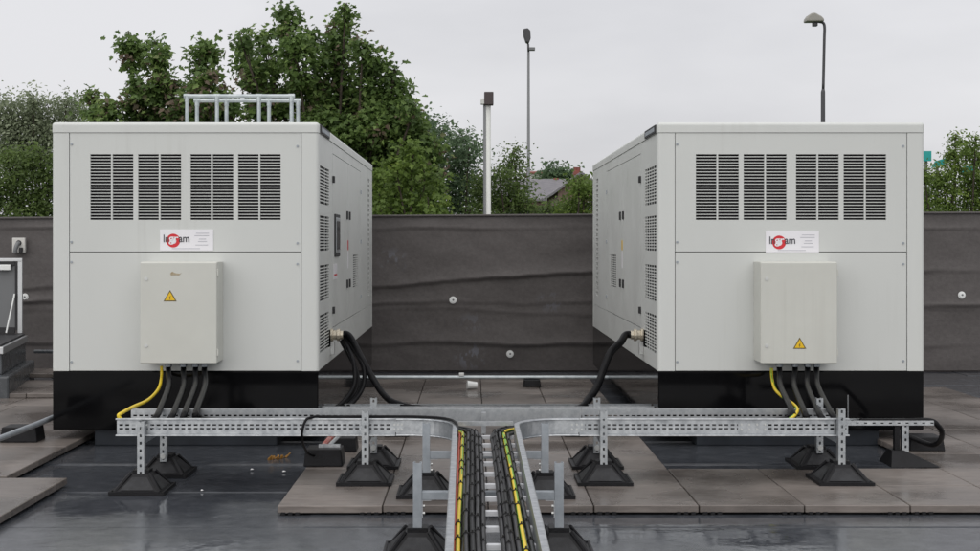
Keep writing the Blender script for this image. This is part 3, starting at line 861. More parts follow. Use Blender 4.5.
def trestle(ends, along, zc, label, slots):
    """ends = [(x, y, zfoot, ztop, foot_dx, foot_dy)], crossbar under the ladder"""
    T = thing('tray_trestle', label, 'trestle', ((ends[0][0]+ends[1][0])/2, (ends[0][1]+ends[1][1])/2, min(ends[0][2], ends[1][2])), 'strut trestles carrying the cable ladder')
    for (x, y, zf, zt, dx, dy, sl) in ends:
        ft = inst('foot', foot_me, (x+dx, y+dy, zf), T)
        inst('post', post_mesh(zt-zf-FH+0.03, sl, 'post'), (x, y, zf+FH-0.03), T)
        if y < 8.3: continue
        bt = MB(); bt.poly(disc_pts((x, y-0.034, zf+FH+0.006), 0.017, 12), (0, 0.016, 0))
        bt.build('clamp_bolt', 'steel_bolt', ft)
    (xa, ya), (xb, yb) = ends[0][:2], ends[1][:2]
    cb = MB()
    if along == 'x': cb.box(min(xa, xb)+0.022, max(xa, xb)-0.022, ya-0.02, ya+0.02, zc-0.041, zc)
    else: cb.box(xa-0.02, xa+0.02, min(ya, yb)+0.022, max(ya, yb)-0.022, zc-0.041, zc)
    cb.build('crossbar', 'galv_dull', T, bevel=0.002)
    if along == 'x':
        for sx, x in ((1, min(xa, xb)+0.022), (-1, max(xa, xb)-0.022)):
            br_ = MB(); br_.box(min(x, x+sx*0.004), max(x, x+sx*0.004), ya-0.02, ya+0.02, zc-0.13, zc-0.0415); br_.box(min(x, x+sx*0.045), max(x, x+sx*0.045), ya-0.019, ya+0.019, zc-0.0455, zc-0.0415)
            bo = br_.build('angle_bracket', 'galvanised', T)
            for q in (zc-0.075, zc-0.11):
                MB().tube([(x+sx*0.004, ya, q), (x+sx*0.014, ya, q)], 0.008, 6).build('bracket_bolt', 'steel_bolt', bo)
FPY, BPY = FY-FLG-0.024, BY+FLG+0.026
for (pf, pb, zf, zt, lb) in ((141.5, 170, 0.004, 0.438, 'strut trestle with rubber feet on bare wet felt, under the end of the ladder'),
                     (365.5, 375, TZ, 0.50, 'strut trestle standing on pavers beside two flat rubber blocks'),
                     (603.5, 593, TZ, 0.50, 'strut trestle standing on pavers below the thick arching conduit'),
                     (841, 814.5, TZ, 0.515, 'strut trestle on pavers at the ladder end beside the spur tray')):
    xf = X(pf, FPY)
    trestle([(xf, FPY, zf, zt, 0, 0.03, True), (xf+0.01, BPY, zf, RT+0.065 if zf > .02 else RT-0.02, 0, 0.07, True)], 'y', RB-0.002, lb, True)
for (D, zf, zt, lb) in ((7.62, TZ, 0.478, 'trestle of plain strut posts on pavers under the cable run'),
                        (6.40, 0.004, 0.455, 'trestle of plain strut posts on the felt under the cable run')):
    trestle([(-0.268, D, zf, zt, 0, 0.02, False), (0.428, D, zf, zt, 0, 0.02, False)], 'x', RB-0.026 , lb, False)
    

# perforated tray between the generators
def perf_tray(name, x0, x1, y0, y1, z, label, h=0.03):
    T = thing(name, label, 'cable tray', ((x0+x1)/2, (y0+y1)/2, z), 'perforated cable trays')
    mb = MB(); mb.box(x0, x1, y0, y1, z, z+0.002); mb.build('tray_bed', 'galvanised', T)
    for (yy, sgn) in ((y0, 1), (y1, -1)):
        f_ = MB(); a, c = sorted((yy, yy+sgn*0.002))
        f_.box(x0, x1, a, c, z+0.002, z+h*0.4); f_.box(x0, x1, a, c, z+h*0.68, z+h)
        q = x0
        while q < x1: f_.box(q, min(q+0.035, x1), a, c, z+h*0.4, z+h*0.68); q += 0.055
        a, c = sorted((yy, yy+sgn*0.014)); f_.box(x0, x1, a, c, z+h, z+h+0.002)
        f_.build('tray_side', 'galvanised', T)
    return T
PTZ = 0.222
perf_tray('perforated_tray', LX+GW+0.004, RX-0.004, 9.92, 10.08, PTZ, 'perforated galvanised tray lying between the two generators', 0.064)
blk = MB(); blk.box(-0.09, 0.09, -0.14, 0.14, 0, 0.10); 
def rubber_block(x, y, z, label, w_=0.18, d=0.26, h=0.10, strut=True, rot=0, group='flat rubber support blocks'):
    T = thing('rubber_block', label, 'support block', (x, y, z), group)
    mb = MB(); a, c = w_/2, d/2
    mb.hexa([(x-a, y-c, z), (x+a, y-c, z), (x+a, y+c, z), (x-a, y+c, z), (x-a*.9, y-c*.9, z+h), (x+a*.9, y-c*.9, z+h), (x+a*.9, y+c*.9, z+h), (x-a*.9, y+c*.9, z+h)])
    mb.build('block', 'rubber', T, bevel=0.008)
    if strut: MB().box(x-a*0.3, x+a*0.8, y-0.02, y+0.02, z+h-0.004, z+h+0.018).build('strut_insert', 'galvanised', T)
    T.rotation_euler.z = rot
    return T
for (px, lb) in ((397, 'low black block under the perforated tray near the coiled cables'), (576, 'low black block under the perforated tray near the arching conduit')):
    x = X(px, 9.95); rubber_block(x, 10.0, TZ, lb, 0.19, 0.24, PTZ-TZ-0.012, False)
    MB().box(x-0.02, x+0.02, 9.93, 10.2, PTZ-0.0125, PTZ-0.001)
rubber_block(X(324, 8.62), 8.66, TZ, 'black rubber block topped with steel strut beside the looped thin cable', 0.26, 0.20, 0.115)
rubber_block(X(340, 9.2), 9.26, TZ, 'black rubber block topped with steel strut behind another such block', 0.24, 0.20, 0.10)
# red-labelled conduit lying diagonally on those blocks
cdt = thing('labelled_conduit', 'short dark conduit with a red label slanting down to a rubber block', 'conduit', P(318, 455, 8.66))
a, c = P(315, 456.5, 8.64), P(336, 432, 8.9)
MB().tube([a, a+(c-a)*0.3, a+(c-a)*0.32, c], [0.026, 0.026, 0.02, 0.02], 10).build('tube', 'cable_black', cdt)
MB().tube([a+(c-a)*0.40, a+(c-a)*0.85], 0.0215, 10).build('label_wrap', 'label_red', cdt)
a2, c2 = P(322, 453, 8.60), P(343, 432, 8.86)
MB().tube([a2, c2], 0.013, 6).build('stay_bar', 'galvanised', cdt)

# spur tray beyond the ladder end
perf_tray('spur_tray', X(834, 8.62), X(934, 8.62), 8.62, 8.74, 0.325, 'narrow galvanised spur tray ending in a looped black cable', 0.028)
sp = thing('spur_support', 'dark slotted post on a wedge-shaped foot under the spur tray', 'support post', (X(905, 8.64), 8.66, TZ))
x = X(902, 8.60)
MB().box(x-0.038, x-0.003, 8.63, 8.672, TZ+0.03, 0.322).build('post', 'rubber', sp, bevel=0.002)
inst('slotted_strut', post_mesh(0.322-TZ-0.01, True, 'slotted_strut'), (x+0.032, 8.645, TZ+0.01), sp)
wf = MB(); wf.hexa([(X(888, 8.6), 8.53, TZ), (X(938, 8.6), 8.53, TZ), (X(938, 8.6), 8.80, TZ), (X(888, 8.6), 8.80, TZ),
                    (x-0.06, 8.62, TZ+0.10), (x+0.02, 8.62, TZ+0.10), (x+0.02, 8.72, TZ+0.10), (x-0.06, 8.72, TZ+0.10)])
wf.build('foot', 'rubber', sp, bevel=0.004)
bx = X(930, 9.15); rubber_block(bx, 9.3, TZ, 'black rubber block on pavers below the cable loop of the spur tray', 0.25, 0.22, 0.10, False)

# pipe on the left, running away beside the generator
def pipe_thing(name, pts, r, label, cat='pipe', mt='zinc_pipe'):
    return setp(MB().tube(pts, r, 12).build(name, mt, smooth=False), label, cat)
pipe_thing('pipe_run', [(-3.30, 6.9, 0.195), (-3.215, 9.6, 0.195), (-3.215, 14.6, 0.195)], 0.021, 'galvanised pipe along the outer side of the generator with roof rails', mt='galv_dull')
rubber_block(X(19, 9.62), 9.70, TZ, 'black rubber block carrying the pipe outside the railed generator', 0.28, 0.2, 0.112, False)
rubber_block(X(19, 9.62)-0.1, 7.9, TZ, 'black rubber block under the near end of the side pipe', 0.28, 0.2, 0.112, False)
PY = 13.35; pz = Z(377.3, PY)
pipe_thing('pipe_run', [(LX+GW-0.5, PY, pz), (X(560, PY), PY, pz), (RX+0.5, PY, pz)], 0.019, 'galvanised pipe crossing the gap between the generators near the fence')
for (px, lb) in ((532, 'small black pad under the crossing pipe beside the bare-roofed generator'), (366, 'small black pad under the crossing pipe behind the coiled cables')):
    rubber_block(X(px, PY), PY, TZ, lb, 0.18, 0.16, pz-TZ-0.02, False)
cl_ = MB().box(X(459, PY), X(464, PY), PY-0.03, PY+0.03, pz+0.015, pz+0.045); setp(cl_.build('pipe_clip', 'white_plastic', bevel=0.004), 'small white clip sitting on the crossing pipe', 'clip')
# white cup lying on the paver
cu_ = MB(); c = P(472, 383.5, 13.1); c.z = TZ+0.045
cu_.tube([c+Vector((-0.05, 0, 0)), c+Vector((0.05, 0.02, -0.006))], [0.044, 0.031], 16)
setp(cu_.build('cup', 'white_plastic', smooth=False), 'white plastic cup lying on the pavers by the crossing pipe', 'cup')

# ================================================================== CABLES
def tie_ring(mb, p, d, r):
    pass
def cable(name, pts, r, mt, label, group=None, n=8, sub=6, alt=None, parent=None, ties=None):
    path = smooth_path(pts, sub)
    o = MB().tube(path, r, n, alt=alt).build(name, mt, smooth=True)
    setp(o, label, 'cable', group)
    return o, path
# --- centre run: black cables, bending into the cross run
def centre_path(xc, xw, zz, side, xend, wob):
    """along the centre run, round the bend concentric with the curved rail, then into the cross run"""
    pts = []; ph = random.uniform(0, 6)
    cx_, cy_ = (CL-RAD, FY-RAD) if side < 0 else (CR+RAD, FY-RAD)
    for k in range(14):
        t_ = k/13; y = 3.6 + (cy_-3.6)*t_
        pts.append((xc + (xw-xc)*t_**0.7 + wob*math.sin(y*2.3+ph)*(1-t_), y, zz + 0.003*math.sin(y*3+ph)))
    r_ = abs(xw-cx_)
    for a in (0.3, 0.6, 0.9, 1.2, 1.5):
        pts.append((cx_ - side*r_*math.cos(a), cy_ + r_*math.sin(a), zz - 0.008*a))
    xs = cx_ + side*0.1
    for k in range(1, 6):
        q = xs + (xend-xs)*k/5
        pts.append((q, cy_ + r_ + 0.004*math.sin(q*4+ph), zz-0.014))
    return pts
zc = RB+0.010+0.018+0.0125
rC = 0.0122
LBL = 'black power cable on the ladder feeding the generator with roof rails'
LBR = 'black power cable on the ladder feeding the bare-roofed generator'
allp = []
lx = [-0.030, -0.003, 0.021, 0.046]
for k, xc in enumerate(lx):
    pts = centre_path(xc, xc-0.004*(4-k)+0.006, zc, -1, -1.9+0.07*k, 0.006)
    o, pth = cable('power_cable', pts, rC, 'cable_grey', LBL, 'black cables towards the railed generator'); allp.append(pth)
for (xc, xw, zz) in ((-0.018, -0.022, 0.019), (0.030, 0.024, 0.020)):
    pts = centre_path(xc, xw, zc+zz, -1, -1.7+xc, 0.007)
    o, pth = cable('power_cable', pts, rC*0.85, 'cable_grey', LBL, 'black cables towards the railed generator'); allp.append(pth)
for (xc, xw, zz) in ((0.150, 0.133, 0.020), (0.188, 0.166, 0.019)):
    pts = centre_path(xc, xw, zc+zz, 1, 1.9+xc, 0.007)
    o, pth = cable('power_cable', pts, rC*0.85, 'cable_grey', LBR, 'black cables towards the bare-roofed generator'); allp.append(pth)
pts = centre_path(0.004, 0.0, zc+0.022, -1, -1.8, 0.005)
o, pth = cable('power_cable', pts, rC*0.95, 'cable_black', LBL, 'black cables towards the railed generator'); allp.append(pth)
rx_ = [0.112, 0.137, 0.162, 0.187, 0.214]
for k, xc in enumerate(rx_):
    pts = centre_path(xc+0.018, xc+0.008-0.002*k, zc, 1, 2.05-0.05*k, 0.006)
    o, pth = cable('power_cable', pts, rC, 'cable_grey', LBR, 'black cables towards the bare-roofed generator'); allp.append(pth)
pts = centre_path(0.165, 0.14, zc+0.022, 1, 2.0, 0.005)
o, pth = cable('power_cable', pts, rC*0.95, 'cable_black', LBR, 'black cables towards the bare-roofed generator'); allp.append(pth)
def stripe(k, j): return 1 if (j + k//26) % 4 == 0 else 0
def stripe2(k, j): return 1 if (j + k//19) % 4 in (0, 1) else 0
pts = centre_path(-0.049, -0.055, zc+0.014, -1, -0.46, 0.004)
o, pth = cable('earth_cable', pts, 0.0092, ['cable_yellow', 'cable_green'], 'yellow and green earth cable beside the red cable on the ladder', alt=stripe); allp.append(pth)
pts = centre_path(-0.064, -0.0735, zc+0.006, -1, -0.45, 0.001)
o, pth = cable('red_cable', pts, 0.0070, 'cable_red', 'thin red cable against the side rail of the ladder')
pts = centre_path(0.212, 0.190, zc+0.018, 1, 0.65, 0.006)
o, pth = cable('earth_cable', pts, 0.0095, ['cable_yellow', 'cable_green'], 'green and yellow earth cable wriggling along black cables only', alt=stripe2); allp.append(pth)
# cable ties: small rings on the cables, joined as one small part of the ladder
tm = MB()
for pth in allp:
    acc = 0.0; last = pth[0]
    nxt = random.uniform(0.1, 0.35)
    for k in range(1, len(pth)-1):
        acc += (pth[k]-last).length; last = pth[k]
        if acc > nxt and pth[k].y < 8.2:
            d = (pth[k+1]-pth[k-1]).normalized()
            tm.tube([pth[k]-d*0.0035, pth[k]+d*0.0035], 0.0145, 8)
            e = pth[k]+Vector((0.0, 0, 0.014)); tm.box(e.x-0.0035, e.x+0.0035, e.y-0.004, e.y+0.004, e.z-0.002, e.z+0.006)
            nxt += random.uniform(0.24, 0.46)
to = tm.build('cable_ties', 'tie_black', lad); to['kind'] = 'stuff'
# thin black cable lying over the front rail, leaving in a loop on the left
pts = [P(312, 417.5, 8.03), P(306, 420, 8.0), P(302, 432, 7.99), P(303, 444, 8.1), P(308, 453, 8.4), P(316, 456.5, 8.62)]
pts = [Vector((-0.088, 7.5, RT-0.03)), Vector((-0.092, 7.74, RT+0.009)), Vector((-0.17, 7.97, RT+0.009)), Vector((-0.36, 8.055, RT+0.009)), Vector((-0.6, 8.06, RT+0.0085)), Vector((-0.9, 8.06, RT+0.008)), P(316, 416.6, 8.045)] + pts
cable('thin_cable', pts, 0.0085, 'cable_black', 'thin black cable looping over the ladder rail down to a rubber block')

# --- risers into the terminal boxes
def risers(tops, bots, x0, end, label, group):
    zt = 0.640
    for k, (a, b_) in enumerate(zip(tops, bots)):
        yt = 9.62
        xt = X(a, yt)
        yb_ = 8.16+0.07*k if end < 0 else 8.16+0.07*(3-k)
        bot = Vector((X(b_, 8.5), 8.40, RT-0.015))
        pts = [(xt, yt, zt+0.02), (xt, yt-0.002, zt-0.06), Vector((xt, yt, zt))*0.45+bot*0.55+Vector((0, 0.16, 0.0)), bot, (bot.x+(-1 if end < 0 else 1)*0.02*0 - 0.05*end*-1*0, yb_+0.1, RB+0.06), (bot.x-0.12*end, yb_, RB+0.05), (bot.x-0.5*end, yb_, RB+0.05)]
        cable('riser_cable', pts, 0.0205, 'cable_black', label, group, n=12)
        gl = MB()
        gl.poly(disc_pts((xt, yt, zt-0.02), 0.027, 8, 'xy'), (0, 0, 0.034))
        gl.build('cable_gland', 'galv_dull', en1 if end < 0 else en2)
risers((168.5, 183.5, 195.5, 204.5), (162, 177, 188, 199), LX, -1, 'thick black cable rising from the ladder to the scratched terminal box', 'risers to the scratched terminal box')
risers((779.5, 795, 807.5, 816.5), (789, 801, 815, 827), RX, 1, 'thick black cable rising from the ladder to the box with low triangle', 'risers to the box with the low triangle')
pts = [P(161.5, 366, 9.62), P(161.5, 377, 9.60), P(158.5, 389, 9.3), P(148, 400, 8.8), P(133, 407, 8.35), P(122, 413, 8.1), P(118.5, 416, 8.06), (X(119, 8.06)+0.02, 8.085, 0.425)]
cable('earth_cable', pts, 0.0115, 'cable_yellow', 'yellow earth cable curving from the scratched terminal box to the ladder end')
pts = [P(771.5, 368, 9.62), P(772, 378, 9.60), P(775, 389, 9.3), P(783, 397, 9.0), P(793, 404, 8.7), P(797.5, 410, 8.5), P(794, 416, 8.35), P(789, 420, 8.28), (X(787, 8.28), 8.28, 0.37)]
cable('earth_cable', pts, 0.0115, ['cable_yellow', 'cable_green'], 'green and yellow earth cable snaking down from the box with low triangle', alt=lambda k, j: 1 if (j+k//9) % 4 == 0 else 0)
# --- flank cables
g1 = Vector((LX+GW+0.10, GF+0.85, 0.785)); tz = PTZ+0.032
H = lambda px, py, D: P(px, py, D)
cable('conduit_cable', [g1-Vector((0.03, 0, 0)), g1+Vector((0.05, -0.01, -0.005)), H(362, 359, 10.45), H(372, 377, 10.35), H(384, 395, 10.25), H(398, 404, 10.12), (X(430, 10.0), 10.03, tz), (0.45, 10.04, tz)], 0.026, 'cable_black', 'thick black conduit arching from the gland of the railed generator', n=12)
for k, (pp, r) in enumerate((
    ([H(345, 338, 10.62), H(351, 346, 10.55), H(363, 366, 10.4), H(363.5, 385, 10.3), H(356, 399, 10.2), (X(345, 10.1), 10.04, tz), (X(332, 10.1), 10.04, tz)], 0.018),
    ([H(343, 340, 10.62), H(348, 348, 10.5), H(354, 365, 10.35), H(354, 385, 10.25), H(345, 400, 10.1), (X(333, 10.0), 10.0, tz), (X(326, 10.0), 10.0, tz)], 0.018),
    ([H(341, 341, 10.6), H(347, 352, 10.55), H(357, 372, 10.45), H(357, 388, 10.3), H(348, 401, 10.18), (X(338, 10.1), 9.96, tz), (X(330, 9.96), 9.96, tz)], 0.015))):
    cable('loop_cable', pp, r, 'cable_black', 'black cable hanging in a slack loop below the gland of the railed generator', 'slack loop cables', n=10)
g2 = Vector((RX-0.10, GF+0.85, 0.785))
cable('conduit_cable', [g2+Vector((0.03, 0, 0)), g2+Vector((-0.04, -0.005, 0.0)), H(621, 342, 10.5), H(611, 352, 10.42), H(604, 368, 10.35), H(598, 385, 10.25), H(589, 399, 10.15), (X(578, 10.0), 10.02, tz), (X(550, 10.0), 9.97, tz), (-0.2, 9.96, tz)], 0.030, 'cable_black', 'very thick black conduit arching from the gland of the bare-roofed generator', n=12)
# --- spur loop
sy = 8.68
pts = [(X(860, sy), sy, 0.345), (X(905, sy), sy, 0.345), (X(930, sy), sy, 0.348), P(938, 426, sy), P(942, 433, 8.75), P(940, 441, 8.9), P(933, 445, 9.0), P(922, 442, 9.1), P(908, 436, 9.2)]
cable('loop_cable', pts, 0.018, 'cable_black', 'black cable looping back off the end of the spur tray', n=10)
rod = MB().tube([(X(848, 8.75), 8.75, 0.355), (X(848, 8.75), 8.75, Z(395, 8.75))], 0.004, 6)
setp(rod.build('thin_rod', 'lamp_grey'), 'thin upright threaded rod on the spur tray before the black base', 'rod')
# ================================================================== SMALL STUFF ON THE LEFT
# roof hatch, lid open
ang = math.radians(11)
HX, HY = X(23, 14.0), 14.0
hat = thing('roof_hatch', 'glazed roof hatch with its dark lid standing open on a grey upstand', 'roof hatch', (HX, HY, 0))
hc = MB()
def hl(u, v, z):   # u to the left, v towards the camera
    return Vector((HX - u*math.cos(ang) + v*math.sin(ang)*1.0, HY - v*math.cos(ang) - u*math.sin(ang)*0.2, z))
def hbox(name, u0, u1, v0, v1, z0, z1, mt, bevel=0.004, par=None):
    mb = MB(); mb.hexa([hl(u1, v1, z0), hl(u0, v1, z0), hl(u0, v0, z0), hl(u1, v0, z0), hl(u1, v1, z1), hl(u0, v1, z1), hl(u0, v0, z1), hl(u1, v0, z1)])
    return mb.build(name, mt, par or hat, bevel=bevel)
hbox('base_kerb', -0.12, 1.4, -0.05, 1.7, 0.004, 0.27, 'lead_grey', 0.02)
hbox('upstand', -0.03, 1.3, 0.0, 1.55, 0.27, 0.47, 'lead_grey', 0.01)
hbox('kerb_frame', -0.05, 1.3, -0.02, 1.6, 0.47, 0.54, 'alu', 0.006)
hbox('kerb_seal', -0.02, 1.27, 0.0, 1.57, 0.54, 0.56, 'gasket', 0.002)
zt = Z(258.5, 14.0)
hbox('lid_stile', 0.0, 0.05, 0.0, 0.05, 0.565, zt, 'alu', 0.004)
hbox('lid_stile', 0.05, 0.08, 0.0, 0.045, 0.60, zt-0.04, 'gasket', 0.002)
hbox('lid_rail', 0.0, 1.2, -0.002, 0.055, zt-0.03, zt+0.004, 'alu', 0.004)
hbox('lid_rail', 0.08, 1.2, 0.003, 0.045, zt-0.075, zt-0.032, 'gasket', 0.002)
hbox('lid_rail', 0.08, 1.2, 0.003, 0.045, 0.565, 0.63, 'gasket', 0.002)
hbox('lid_pane', 0.078, 1.2, 0.012, 0.03, 0.628, zt-0.073, 'lid_glass' if 'lid_glass' in MATS else 'lamp_grey', 0)
hbox('hinge_bracket', 0.12, 0.30, 0.05, 0.10, zt-0.125, zt-0.065, 'white_plastic', 0.008)
MB().tube([hl(0.08, 0.07, 0.99), hl(0.15, 0.20, 0.58)], 0.009, 8).build('stay_arm', 'white_plastic', hat)
# outlet plate with a cable hole on the liner
c = P(19, 245, FD-0.06)
ol = thing('wall_outlet', 'cream outlet plate with a dark hole and grey pipe on the lined fence', 'outlet', c)
MB().box(c.x-0.075, c.x+0.075, c.y-0.02, c.y+0.03, c.z-0.09, c.z+0.085).build('plate', 'render_white', ol, bevel=0.006)
MB().poly(disc_pts((c.x+0.005, c.y-0.024, c.z+0.025), 0.032, 14), (0, 0.006, 0)).build('hole', 'interior', ol)
MB().tube(smooth_path([(c.x+0.005, c.y-0.02, c.z+0.022), (c.x+0.005, c.y-0.06, c.z+0.015), (c.x-0.01, c.y-0.08, c.z-0.04), (c.x-0.02, c.y-0.08, c.z-0.10)]), 0.024, 10).build('pipe', 'lamp_grey', ol, smooth=True)
MB().tube([(c.x+0.04, c.y-0.05, c.z-0.03), (c.x+0.04, c.y-0.05, c.z-0.09)], 0.022, 10).build('junction', 'gasket', ol)
pipe_thing('low_pipe', [(X(33, 14.7), 14.75, Z(351.5, 14.75)), (-2.9, 14.75, Z(352, 14.75))], 0.022, 'grey pipe low on the fence beside the roof hatch', mt='lead_grey')
# white bracket at the foot of the fence on the right
wb = MB(); a = P(938, 376, 15.2); 
wb.tube([P(938, 375.5, 15.2), P(950, 377, 15.2), P(976, 376.8, 15.2)], 0.012, 8); wb.box(X(964.5, 15.2), X(968, 15.2), 15.19, 15.21, 0.004, Z(377, 15.2))
setp(wb.build('pipe_bracket', 'white_plastic'), 'thin white pipe on a short stub at the foot of the fence', 'pipe')
# scraps
c = P(277, 456, 9.3); sc_m = MB()
for k in range(9):
    q = Vector((X(270+k*1.8, 9.2), 9.2+random.uniform(-.05, .05), 0.008)); r = random.uniform(0.009, 0.017)
    sc_m.tube([q, q+Vector((random.uniform(-.02, .04), random.uniform(-.03, .03), random.uniform(0.01, .035)))], [r, r*0.5], 5)
setp(sc_m.build('crumpled_scrap', 'orange_scrap'), 'crumpled orange-yellow scrap on wet felt below the ladder', 'litter')
for (px, py) in ((252, 470), (202, 491), (284, 472), (286, 514)):
    D = F*(CZ-0.008)/(py-CY); q = P(px, py, D)
    s_ = MB(); r = random.uniform(.007, .012); s_.poly([(q.x-r, q.y-r*.4, .009), (q.x+r*.9, q.y-r*.7, .012), (q.x+r, q.y+r*.7, .010), (q.x-r*.4, q.y+r*.5, .016)], (0, 0, 0.002))
    setp(s_.build('paper_scrap', 'paper'), 'tiny white scrap lying on the wet felt', 'litter', 'white scraps on the felt')

# ================================================================== BEYOND THE FENCE
def ltube(pts, rr, nm, mt, par): return MB().tube(pts, rr, 10).build(nm, mt, par, smooth=True)
GZ = -4.2
# street lamp with downward flat head
D = 35.0; b0 = P(528.5, 300, D); b0.z = GZ
lp = thing('street_lamp', 'tall grey street lamp with dark flat head tilted sideways', 'street lamp', b0)
top = P(528.5, 52, D)
ltube([b0, Vector((b0.x, D, 0)), top], [0.075, 0.055, 0.034], 'pole', 'lamp_grey', lp)
ltube([top, P(528.2, 44, D)], [0.03, 0.03], 'neck', 'lamp_dark', lp)
hd = MB(); c = P(527, 34.5, D)
hd.poly([c+Vector(p) for p in ((-0.10, -0.06, 0.15), (0.02, -0.06, 0.17), (0.09, -0.06, 0.10), (0.10, -0.06, -0.10), (0.05, -0.06, -0.23), (-0.03, -0.06, -0.20), (-0.09, -0.06, -0.02))], (0, 0.3, 0))
hd.build('lamp_head', 'lamp_dark', lp, bevel=0.02)
c = P(532, 49, D); MB().box(c.x-0.08, c.x+0.08, D-0.08, D+0.08, c.z-0.04, c.z+0.04).build('sensor', 'lamp_grey', lp, bevel=0.01)
# white camera pole and thin lamp pole beside it
D = 21.2; b0 = P(488.6, 300, D); b0.z = GZ
cp_ = thing('camera_pole', 'white mast topped with a small brown box', 'mast', b0)
ltube([b0, P(488.4, 104, D)], [0.046, 0.040], 'pole', 'pole_white', cp_)
c = P(488.8, 99, D); MB().box(c.x-0.075, c.x+0.075, D-0.09, D+0.09, c.z-0.10, c.z+0.11).build('box_head', 'brown_box', cp_, bevel=0.01)
D = 21.8; b0 = P(485.0, 300, D); b0.z = GZ
tp_ = thing('thin_lamp_pole', 'thin dark pole with a small pale lamp beside the white mast', 'lamp post', b0)
ltube([b0, P(484.7, 102, D)], [0.035, 0.025], 'pole', 'lamp_grey', tp_)
c = P(484.2, 101.5, D); MB().box(c.x-0.06, c.x+0.04, D-0.06, D+0.06, c.z-0.05, c.z+0.05).build('lamp', 'pole_white', tp_, bevel=0.01)
# hooked street lamp
D = 30.0; b0 = P(822.8, 300, D); b0.z = GZ
hk = thing('street_lamp', 'dark street lamp with curved neck and beige dome head above the bare-roofed generator', 'street lamp', b0)
ltube([b0, P(823, 92, D), P(823.2, 89, D)], [0.065, 0.048, 0.034], 'pole', 'lamp_dark', hk)
ltube(smooth_path([P(823.2, 90, D), P(824.3, 40, D), P(824.6, 28, D), P(823.5, 23.2, D), P(820, 21.8, D), P(814, 21.6, D)]), 0.032, 'neck', 'lamp_dark', hk)
c = P(813.8, 21, D)
dm = MB()
prof = [(0.215, -0.03), (0.20, 0.05), (0.15, 0.12), (0.08, 0.165), (0.0, 0.18)]
pts = [c+Vector((-a, -0.14, z)) for a, z in prof] + [c+Vector((a, -0.14, z*0.8)) for a, z in reversed(prof[:-1])]
dm.poly(pts, (0, 0.28, 0)); dm.build('lamp_head', 'lamp_head_beige', hk, bevel=0.03)
MB().box(c.x-0.03, c.x+0.08, D-0.06, D+0.06, c.z-0.12, c.z-0.03).build('lamp_lens', 'lamp_dark', hk, bevel=0.01)

# houses
def gable_house(label, D, xl, xr, y_eave, y_ridge, depth, roof_m, wall_m, gable_front, chim, group='houses beyond the trees', nwin=2):
    x0, x1 = X(xl, D), X(xr, D); ze, zr = Z(y_eave, D), Z(y_ridge, D)
    Hh = thing('house', label, 'house', ((x0+x1)/2, D+depth/2, GZ), group)
    wm = MB().box(x0, x1, D, D+depth, GZ, ze)
    rm = MB(); o = 0.25; t_ = 0.12
    if gable_front:
        xm = (x0+x1)/2
        wm.poly([(x0, D, ze), (x1, D, ze), (xm, D, zr)], (0, depth, 0))
        for (a, za, c, zc_) in ((x0-o, ze-o*(zr-ze)/(xm-x0), xm, zr), (xm, zr, x1+o, ze-o*(zr-ze)/(xm-x0))):
            rm.hexa([(a, D-o, za), (c, D-o, zc_), (c, D+depth+o, zc_), (a, D+depth+o, za), (a, D-o, za+t_), (c, D-o, zc_+t_), (c, D+depth+o, zc_+t_), (a, D+depth+o, za+t_)])
    else:
        ym = D+depth/2
        wm.poly([(x0, D, ze), (x0, D+depth, ze), (x0, ym, zr)], (x1-x0, 0, 0))
        sl = (zr-ze)/(ym-D)
        for (a, za, c, zc_) in ((D-o, ze-o*sl, ym, zr), (ym, zr, D+depth+o, ze-o*sl)):
            rm.hexa([(x0-o, a, za), (x1+o, a, za), (x1+o, c, zc_), (x0-o, c, zc_), (x0-o, a, za+t_), (x1+o, a, za+t_), (x1+o, c, zc_+t_), (x0-o, c, zc_+t_)])
    wm.build('wall', wall_m, Hh)
    ro = rm.build('roof', roof_m, Hh)
    for (pc, yt, wp) in chim:
        xc = X(pc, D); wz = wp*D/F/2
        ch = MB().box(xc-wz, xc+wz, D+depth*0.45, D+depth*0.45+0.6, zr-0.6, Z(yt, D)).box(xc-wz*1.12, xc+wz*1.12, D+depth*0.45-0.04, D+depth*0.45+0.64, Z(yt, D)-0.18, Z(yt, D)-0.08)
        for q in (-0.4, 0.4): ch.tube([(xc+q*wz, D+depth*0.45+0.3, Z(yt, D)-0.02), (xc+q*wz, D+depth*0.45+0.3, Z(yt, D)+0.22)], 0.1, 8)
        ch.build('chimney', 'red_tile', ro)
    for k in range(nwin):
        xw = x0+(x1-x0)*(k+0.5)/nwin
        wi = MB().box(xw-0.5, xw+0.5, D-0.05, D+0.05, ze-1.7, ze-0.5).build('window', 'render_white', Hh)
        MB().box(xw-0.42, xw+0.42, D-0.07, D-0.04, ze-1.62, ze-0.58).build('pane', 'glass_dark', wi)
gable_house('long house with grey slate roof beyond the shrubs', 74, 500, 566, 200, 177.5, 8, 'slate', 'brick', False, ((560.5, 178.5, 5),))
gable_house('brick house with gable end and large red chimney stack', 62, 558, 604, 191, 174, 9, 'slate', 'brick', True, ((584.5, 166.5, 7.5),), nwin=1)
gable_house('far white house with reddish roof on the skyline', 115, 531.5, 549, 173.5, 170, 8, 'red_tile', 'render_white', False, ())
